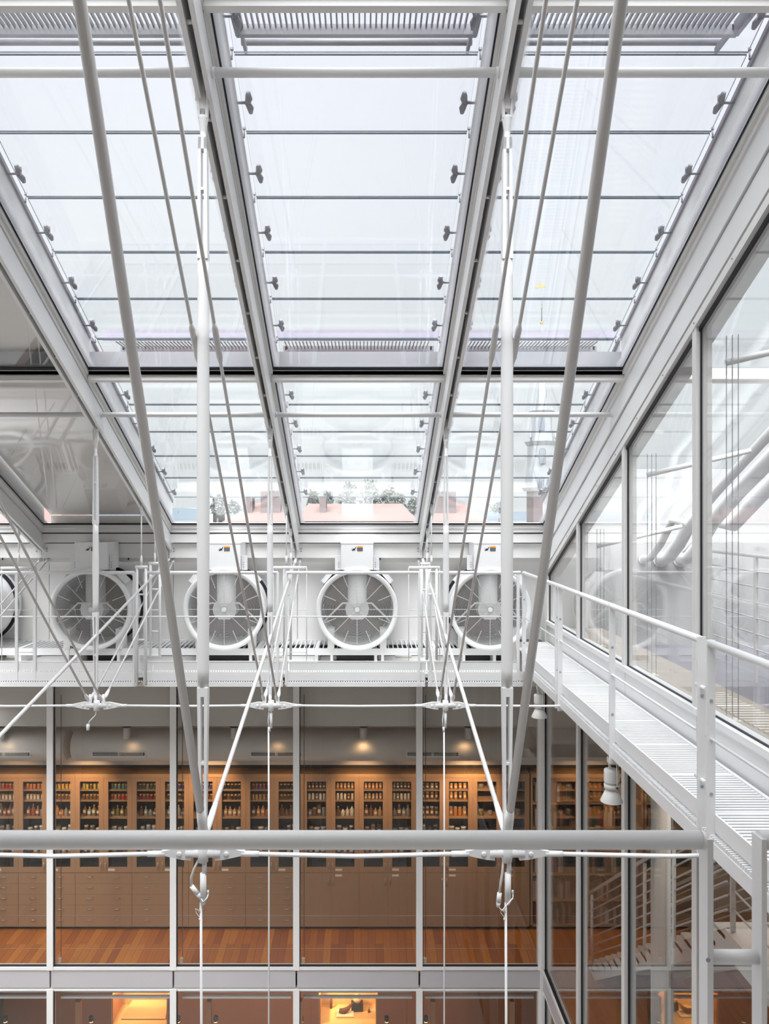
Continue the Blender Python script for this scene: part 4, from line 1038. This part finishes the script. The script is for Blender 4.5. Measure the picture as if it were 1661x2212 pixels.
t = thing('stair_landing', 'pale landing slab at the top of the stair behind the side glazing', 'landing', (3.25, 4.5, -3.9))
MB().box(3.22, 8.4, 2.2, 6.82, -3.92, -3.70).build('slab', M['warm'], t)
t = thing('landing_railing', 'white rod railing along the edge of the stair landing', 'railing', (3.26, 4.5, -3.7))
for i in range(5): MB().tube([(3.27, 6.78, -3.50 + i * .17), (3.27, 2.3, -3.50 + i * .17)], .0095, 8).build('rail_rod', M['rod'], t)
MB().tube([(3.27, 6.78, -2.66), (3.27, 2.3, -2.66)], .021, 12).build('handrail', M['white'], t)
for y in (6.78, 5.3, 3.8): MB().box(3.25, 3.29, y - .012, y + .012, -3.70, -2.66).build('post', M['frame'], t)
# storey below: blinds, posts, vitrines
for k in range(5):
    x0, x1 = MX[k] + .09, MX[k + 1] - .09
    t = thing('roller_blind', 'rolled grey blind at the head of the lower windows, %s from the left' % ORD[k], 'blind', (x0, 10.95, -6.85), 'roller blinds')
    MB().tube([(x0, 10.97, -6.80), (x1, 10.97, -6.80)], .05, 14).build('roll', M['spandrel'], t)
    MB().box(x0, x1, 10.95, 10.99, -6.93, -6.90).build('bottom_bar', M['warm'], t)
wood2 = mat('lit_wood_post', (.50, .22, .07), .5)
D = 12.0
for n, px in enumerate((170, 452, 648, 905, 935, 1105)):
    x = X(px, D)
    tag(MB().box(x - .035, x + .035, D - .05, D + .05, -10.6, Z(2160, D)).build('timber_post', wood2), 'slim orange timber post in the lower storey, %s from the left' % ORD[n], 'post', 'timber posts below')
vm = mat('cream_display_linen', (.55, .40, .20), .8, noise=.1, scale=10)
def vitrine(px0, px1, py0, py1, D, lab, objs):
    x0, x1, z1, z0 = X(px0, D), X(px1, D), Z(py0, D), Z(py1, D)
    t = thing('display_case', lab, 'display case', ((x0 + x1) / 2, D, z0), 'lit display cases below')
    MB().box(x0, x1, D + .5, D + .55, z0 - .6, z1 + .1).build('back_board', vm, t)
    MB().box(x0, x1, D, D + .5, z0 - .10, z0 - .06).build('deck', vm, t)
    for a in (x0 - .03, x1): MB().box(a, a + .03, D, D + .55, z0 - .8, z1 + .1).build('side_board', wood2, t)
    MB().box(x0 - .03, x1 + .03, D, D + .55, z0 - .9, z0 - .10).build('base', wood2, t)
    l = bpy.data.lights.new('case_light', 'AREA'); l.shape = 'RECTANGLE'; l.size = x1 - x0; l.size_y = .1; l.energy = 7.5; l.color = (1, .60, .28)
    o = bpy.data.objects.new('case_light', l); COL.objects.link(o); o.location = ((x0 + x1) / 2, D + .1, z1 + .25); o.rotation_euler = (math.radians(35), 0, 0)
    MB().box(x0, x1, D + .02, D + .12, z1 + .27, z1 + .30).build('light_strip', M['oak2'], t)
    return x0, x1, z0, z1
x0, x1, z0, z1 = vitrine(692, 812, 2166, 2204, 12.6, 'warmly lit display case with small figures under the central window', 1)
x0b, x1b, z0b, z1b = vitrine(244, 360, 2166, 2204, 12.6, 'warmly lit display case with an open book under the second window', 0)
def fig(x, y, z, label, parts):
    t = thing('figurine', label, 'figurine', (x, y, z), 'figurines in the display case')
    for nm, prof, c in parts: MB().lathe((x, y, z), prof, 10).build(nm, cmat(c, .6, 'figurine_clay'), t)
zd = z0 - .06
dk = (.14, .06, .02)
o = MB(); o.tube([(x0 + .30, 12.85, zd + .06), (x0 + .38, 12.85, zd + .05), (x0 + .46, 12.85, zd + .10), (x0 + .50, 12.85, zd + .17)], [.03, .045, .035, .015], 8)
o = o.build('figurine', cmat(dk, .6, 'figurine_clay')); tag(o, 'small brown reclining animal figurine in the lit case', 'figurine', 'figurines in the display case')
o = tag(MB().box(x0 + .26, x0 + .54, 12.75, 12.95, zd, zd + .02).build('plinth_block', M['label']), 'thin white plinth under the reclining figurine', 'plinth', 'display plinths')
fig(x0 + .16, 13.0, zd, 'slim dark standing figurine in the lit case', [('body', [(0, 0), (.02, 0), (.025, .10), (.015, .2), (0, .22)], dk)])
tag(MB().box(x0 + .50, x0 + .70, 12.9, 13.0, zd, zd + .14).build('plinth_block', M['black']), 'black block plinth in the centre of the lit case', 'plinth', 'display plinths')
fig(x0 + .60, 12.95, zd + .14, 'pale rounded head figurine on the black plinth', [('head', [(0, 0), (.05, .0), (.08, .05), (.07, .10), (0, .14)], (.55, .38, .2))])
fig(x0 + .80, 12.9, zd, 'tiny dark bottle figurine at the right of the lit case', [('body', [(0, 0), (.022, 0), (.022, .03), (.008, .05), (.008, .08), (0, .08)], dk)])
o = MB().hexa([(x0b + .1, 12.7, z0b - .05), (x1b - .05, 12.7, z0b - .05), (x1b - .05, 13.0, z0b + .06), (x0b + .2, 13.0, z0b + .06), (x0b + .1, 12.7, z0b - .04), (x1b - .05, 12.7, z0b - .04), (x1b - .05, 13.0, z0b + .08), (x0b + .2, 13.0, z0b + .08)]).build('open_book', vm)
tag(o, 'large open cream book lying tilted in the lit case', 'book', None)
for n, px in enumerate((12, 197, 385, 466, 651, 835, 920, 1106)):
    D = 12.3; x = X(px, D); z_ = Z(2204, D)
    t = thing('recessed_lamp', 'small glowing lamp in the lower storey, %s from the left' % ORD[n], 'lamp', (x, D, z_), 'glowing lamps below')
    MB().lathe((x, D, z_), [(0, -.03), (.03, -.022), (.03, .0), (.015, .012), (0, .012)], 12).build('bulb', M['bulb'], t)
    MB().lathe((x, D, z_), [(.036, -.01), (.036, .06), (.02, .075), (0, .075)], 12).build('cup', M['darkgrey'], t)
warm(-1, 12.5, -7.0, -1, 14.6, -8.5, 260, 2.6, (1, .55, .25)); warm(-4.2, 12.5, -7.0, -4.2, 14.6, -8.5, 130, 2.4, (1, .55, .25)); warm(4.5, 11.5, -7.0, 4.5, 13.5, -9.0, 90, 2.2, (1, .55, .22))
tag(MB().box(3.3, 4.3, 13.2, 13.3, -9.2, -7.9).build('wall_panel', vm), 'lit orange display board at the lower right, behind the column', 'board', None)
t = thing('fill_light_panel', 'flat white panel added for the fill light over the stair', 'lamp', (3.6, 7.2, -2.47), None)
MB().box(3.1, 4.1, 6.9, 7.5, -2.47, -2.45).build('frame', M['white'], t)
l = bpy.data.lights.new('stair_fill', 'AREA'); l.shape = 'RECTANGLE'; l.size = .9; l.size_y = .5; l.energy = 8; l.color = (1, .90, .80)  # added fill to brighten column and stair, no known fixture here
o = bpy.data.objects.new('stair_fill', l); COL.objects.link(o); o.location = (3.6, 7.2, -2.48)
# room beyond the upper glazing
for n, (xx, rr) in enumerate(((3.92, .05), (4.16, .085), (4.44, .085))):
    pts = [(xx, 10.72, -.66), (xx, 10.45, -.62), (xx, 10.1, -.42), (xx, 9.7, -.10), (xx, 9.2, G(9.2) - .56), (xx, 8.5, G(8.5) - .52), (xx, 4.5, G(4.5) - .52)]
    t = thing('service_pipe', 'fat white bent pipe climbing under the roof behind the side glazing, %s of three' % ORD[n], 'pipe', pts[0], 'bent service pipes')
    MB().tube(pts, rr, 16).build('pipe_run', M['white'], t)
    MB().tube([(xx, 10.735, -.66), (xx, 10.71, -.66)], rr * 1.25, 16).build('wall_collar', M['frame'], t)
t = thing('gallery_railing', 'white rod railing inside the upper right room', 'railing', (4.3, 6, -1.86))
for i in range(6): MB().tube([(4.3, 1.5, -1.5 + i * .17), (4.3, 9.6, -1.5 + i * .17)], .009, 6).build('rail_rod', M['white'], t)
MB().tube([(4.3, 1.5, -.48), (4.3, 9.6, -.48)], .021, 12).build('handrail', M['white'], t)
for y in (2, 3.6, 5.2, 6.8, 8.4, 9.5): MB().box(4.285, 4.315, y - .025, y + .025, -1.86, -.48).build('post', M['frame'], t)
for n, yv in enumerate((8.9, 7.33, 5.74, 4.16)):
    t = thing('blind_pull', 'bundle of grey blind cords inside the side window, %s from the far end' % ORD[n], 'cord', (2.72, yv, -1.6), 'side window cord bundles')
    for j in range(3): MB().tube([(2.72 + j * .03, yv - .03 * j, -1.55), (2.72 + j * .03, yv - .03 * j, G(yv) - .75)], .004, 5).build('cord', M['grey'], t)
    MB().box(2.70, 2.80, yv - .08, yv + .02, -1.61, -1.54).build('clip', M['label'], t)
    t = thing('blind_roller', 'white roller tube sloping behind the side window, %s from the far end' % ORD[n], 'blind', (2.72, yv, 0), 'side window roller tubes')
    MB().tube([(2.72, yv, G(yv) - .95), (3.7, yv, G(yv) - .72)], .025, 12).build('tube', M['warm'], t)

# ------------------------------------------------------------------ town outside
def oct_(x, y, z0, z1, r0, r1, n=8):
    return MB().lathe((x, y, z0), [(r0, 0), (r1, z1 - z0)], n, smooth=False)
D = 100.0; sx = X(1170, D); zz_ = lambda py: Z(py, D); k_ = D / F
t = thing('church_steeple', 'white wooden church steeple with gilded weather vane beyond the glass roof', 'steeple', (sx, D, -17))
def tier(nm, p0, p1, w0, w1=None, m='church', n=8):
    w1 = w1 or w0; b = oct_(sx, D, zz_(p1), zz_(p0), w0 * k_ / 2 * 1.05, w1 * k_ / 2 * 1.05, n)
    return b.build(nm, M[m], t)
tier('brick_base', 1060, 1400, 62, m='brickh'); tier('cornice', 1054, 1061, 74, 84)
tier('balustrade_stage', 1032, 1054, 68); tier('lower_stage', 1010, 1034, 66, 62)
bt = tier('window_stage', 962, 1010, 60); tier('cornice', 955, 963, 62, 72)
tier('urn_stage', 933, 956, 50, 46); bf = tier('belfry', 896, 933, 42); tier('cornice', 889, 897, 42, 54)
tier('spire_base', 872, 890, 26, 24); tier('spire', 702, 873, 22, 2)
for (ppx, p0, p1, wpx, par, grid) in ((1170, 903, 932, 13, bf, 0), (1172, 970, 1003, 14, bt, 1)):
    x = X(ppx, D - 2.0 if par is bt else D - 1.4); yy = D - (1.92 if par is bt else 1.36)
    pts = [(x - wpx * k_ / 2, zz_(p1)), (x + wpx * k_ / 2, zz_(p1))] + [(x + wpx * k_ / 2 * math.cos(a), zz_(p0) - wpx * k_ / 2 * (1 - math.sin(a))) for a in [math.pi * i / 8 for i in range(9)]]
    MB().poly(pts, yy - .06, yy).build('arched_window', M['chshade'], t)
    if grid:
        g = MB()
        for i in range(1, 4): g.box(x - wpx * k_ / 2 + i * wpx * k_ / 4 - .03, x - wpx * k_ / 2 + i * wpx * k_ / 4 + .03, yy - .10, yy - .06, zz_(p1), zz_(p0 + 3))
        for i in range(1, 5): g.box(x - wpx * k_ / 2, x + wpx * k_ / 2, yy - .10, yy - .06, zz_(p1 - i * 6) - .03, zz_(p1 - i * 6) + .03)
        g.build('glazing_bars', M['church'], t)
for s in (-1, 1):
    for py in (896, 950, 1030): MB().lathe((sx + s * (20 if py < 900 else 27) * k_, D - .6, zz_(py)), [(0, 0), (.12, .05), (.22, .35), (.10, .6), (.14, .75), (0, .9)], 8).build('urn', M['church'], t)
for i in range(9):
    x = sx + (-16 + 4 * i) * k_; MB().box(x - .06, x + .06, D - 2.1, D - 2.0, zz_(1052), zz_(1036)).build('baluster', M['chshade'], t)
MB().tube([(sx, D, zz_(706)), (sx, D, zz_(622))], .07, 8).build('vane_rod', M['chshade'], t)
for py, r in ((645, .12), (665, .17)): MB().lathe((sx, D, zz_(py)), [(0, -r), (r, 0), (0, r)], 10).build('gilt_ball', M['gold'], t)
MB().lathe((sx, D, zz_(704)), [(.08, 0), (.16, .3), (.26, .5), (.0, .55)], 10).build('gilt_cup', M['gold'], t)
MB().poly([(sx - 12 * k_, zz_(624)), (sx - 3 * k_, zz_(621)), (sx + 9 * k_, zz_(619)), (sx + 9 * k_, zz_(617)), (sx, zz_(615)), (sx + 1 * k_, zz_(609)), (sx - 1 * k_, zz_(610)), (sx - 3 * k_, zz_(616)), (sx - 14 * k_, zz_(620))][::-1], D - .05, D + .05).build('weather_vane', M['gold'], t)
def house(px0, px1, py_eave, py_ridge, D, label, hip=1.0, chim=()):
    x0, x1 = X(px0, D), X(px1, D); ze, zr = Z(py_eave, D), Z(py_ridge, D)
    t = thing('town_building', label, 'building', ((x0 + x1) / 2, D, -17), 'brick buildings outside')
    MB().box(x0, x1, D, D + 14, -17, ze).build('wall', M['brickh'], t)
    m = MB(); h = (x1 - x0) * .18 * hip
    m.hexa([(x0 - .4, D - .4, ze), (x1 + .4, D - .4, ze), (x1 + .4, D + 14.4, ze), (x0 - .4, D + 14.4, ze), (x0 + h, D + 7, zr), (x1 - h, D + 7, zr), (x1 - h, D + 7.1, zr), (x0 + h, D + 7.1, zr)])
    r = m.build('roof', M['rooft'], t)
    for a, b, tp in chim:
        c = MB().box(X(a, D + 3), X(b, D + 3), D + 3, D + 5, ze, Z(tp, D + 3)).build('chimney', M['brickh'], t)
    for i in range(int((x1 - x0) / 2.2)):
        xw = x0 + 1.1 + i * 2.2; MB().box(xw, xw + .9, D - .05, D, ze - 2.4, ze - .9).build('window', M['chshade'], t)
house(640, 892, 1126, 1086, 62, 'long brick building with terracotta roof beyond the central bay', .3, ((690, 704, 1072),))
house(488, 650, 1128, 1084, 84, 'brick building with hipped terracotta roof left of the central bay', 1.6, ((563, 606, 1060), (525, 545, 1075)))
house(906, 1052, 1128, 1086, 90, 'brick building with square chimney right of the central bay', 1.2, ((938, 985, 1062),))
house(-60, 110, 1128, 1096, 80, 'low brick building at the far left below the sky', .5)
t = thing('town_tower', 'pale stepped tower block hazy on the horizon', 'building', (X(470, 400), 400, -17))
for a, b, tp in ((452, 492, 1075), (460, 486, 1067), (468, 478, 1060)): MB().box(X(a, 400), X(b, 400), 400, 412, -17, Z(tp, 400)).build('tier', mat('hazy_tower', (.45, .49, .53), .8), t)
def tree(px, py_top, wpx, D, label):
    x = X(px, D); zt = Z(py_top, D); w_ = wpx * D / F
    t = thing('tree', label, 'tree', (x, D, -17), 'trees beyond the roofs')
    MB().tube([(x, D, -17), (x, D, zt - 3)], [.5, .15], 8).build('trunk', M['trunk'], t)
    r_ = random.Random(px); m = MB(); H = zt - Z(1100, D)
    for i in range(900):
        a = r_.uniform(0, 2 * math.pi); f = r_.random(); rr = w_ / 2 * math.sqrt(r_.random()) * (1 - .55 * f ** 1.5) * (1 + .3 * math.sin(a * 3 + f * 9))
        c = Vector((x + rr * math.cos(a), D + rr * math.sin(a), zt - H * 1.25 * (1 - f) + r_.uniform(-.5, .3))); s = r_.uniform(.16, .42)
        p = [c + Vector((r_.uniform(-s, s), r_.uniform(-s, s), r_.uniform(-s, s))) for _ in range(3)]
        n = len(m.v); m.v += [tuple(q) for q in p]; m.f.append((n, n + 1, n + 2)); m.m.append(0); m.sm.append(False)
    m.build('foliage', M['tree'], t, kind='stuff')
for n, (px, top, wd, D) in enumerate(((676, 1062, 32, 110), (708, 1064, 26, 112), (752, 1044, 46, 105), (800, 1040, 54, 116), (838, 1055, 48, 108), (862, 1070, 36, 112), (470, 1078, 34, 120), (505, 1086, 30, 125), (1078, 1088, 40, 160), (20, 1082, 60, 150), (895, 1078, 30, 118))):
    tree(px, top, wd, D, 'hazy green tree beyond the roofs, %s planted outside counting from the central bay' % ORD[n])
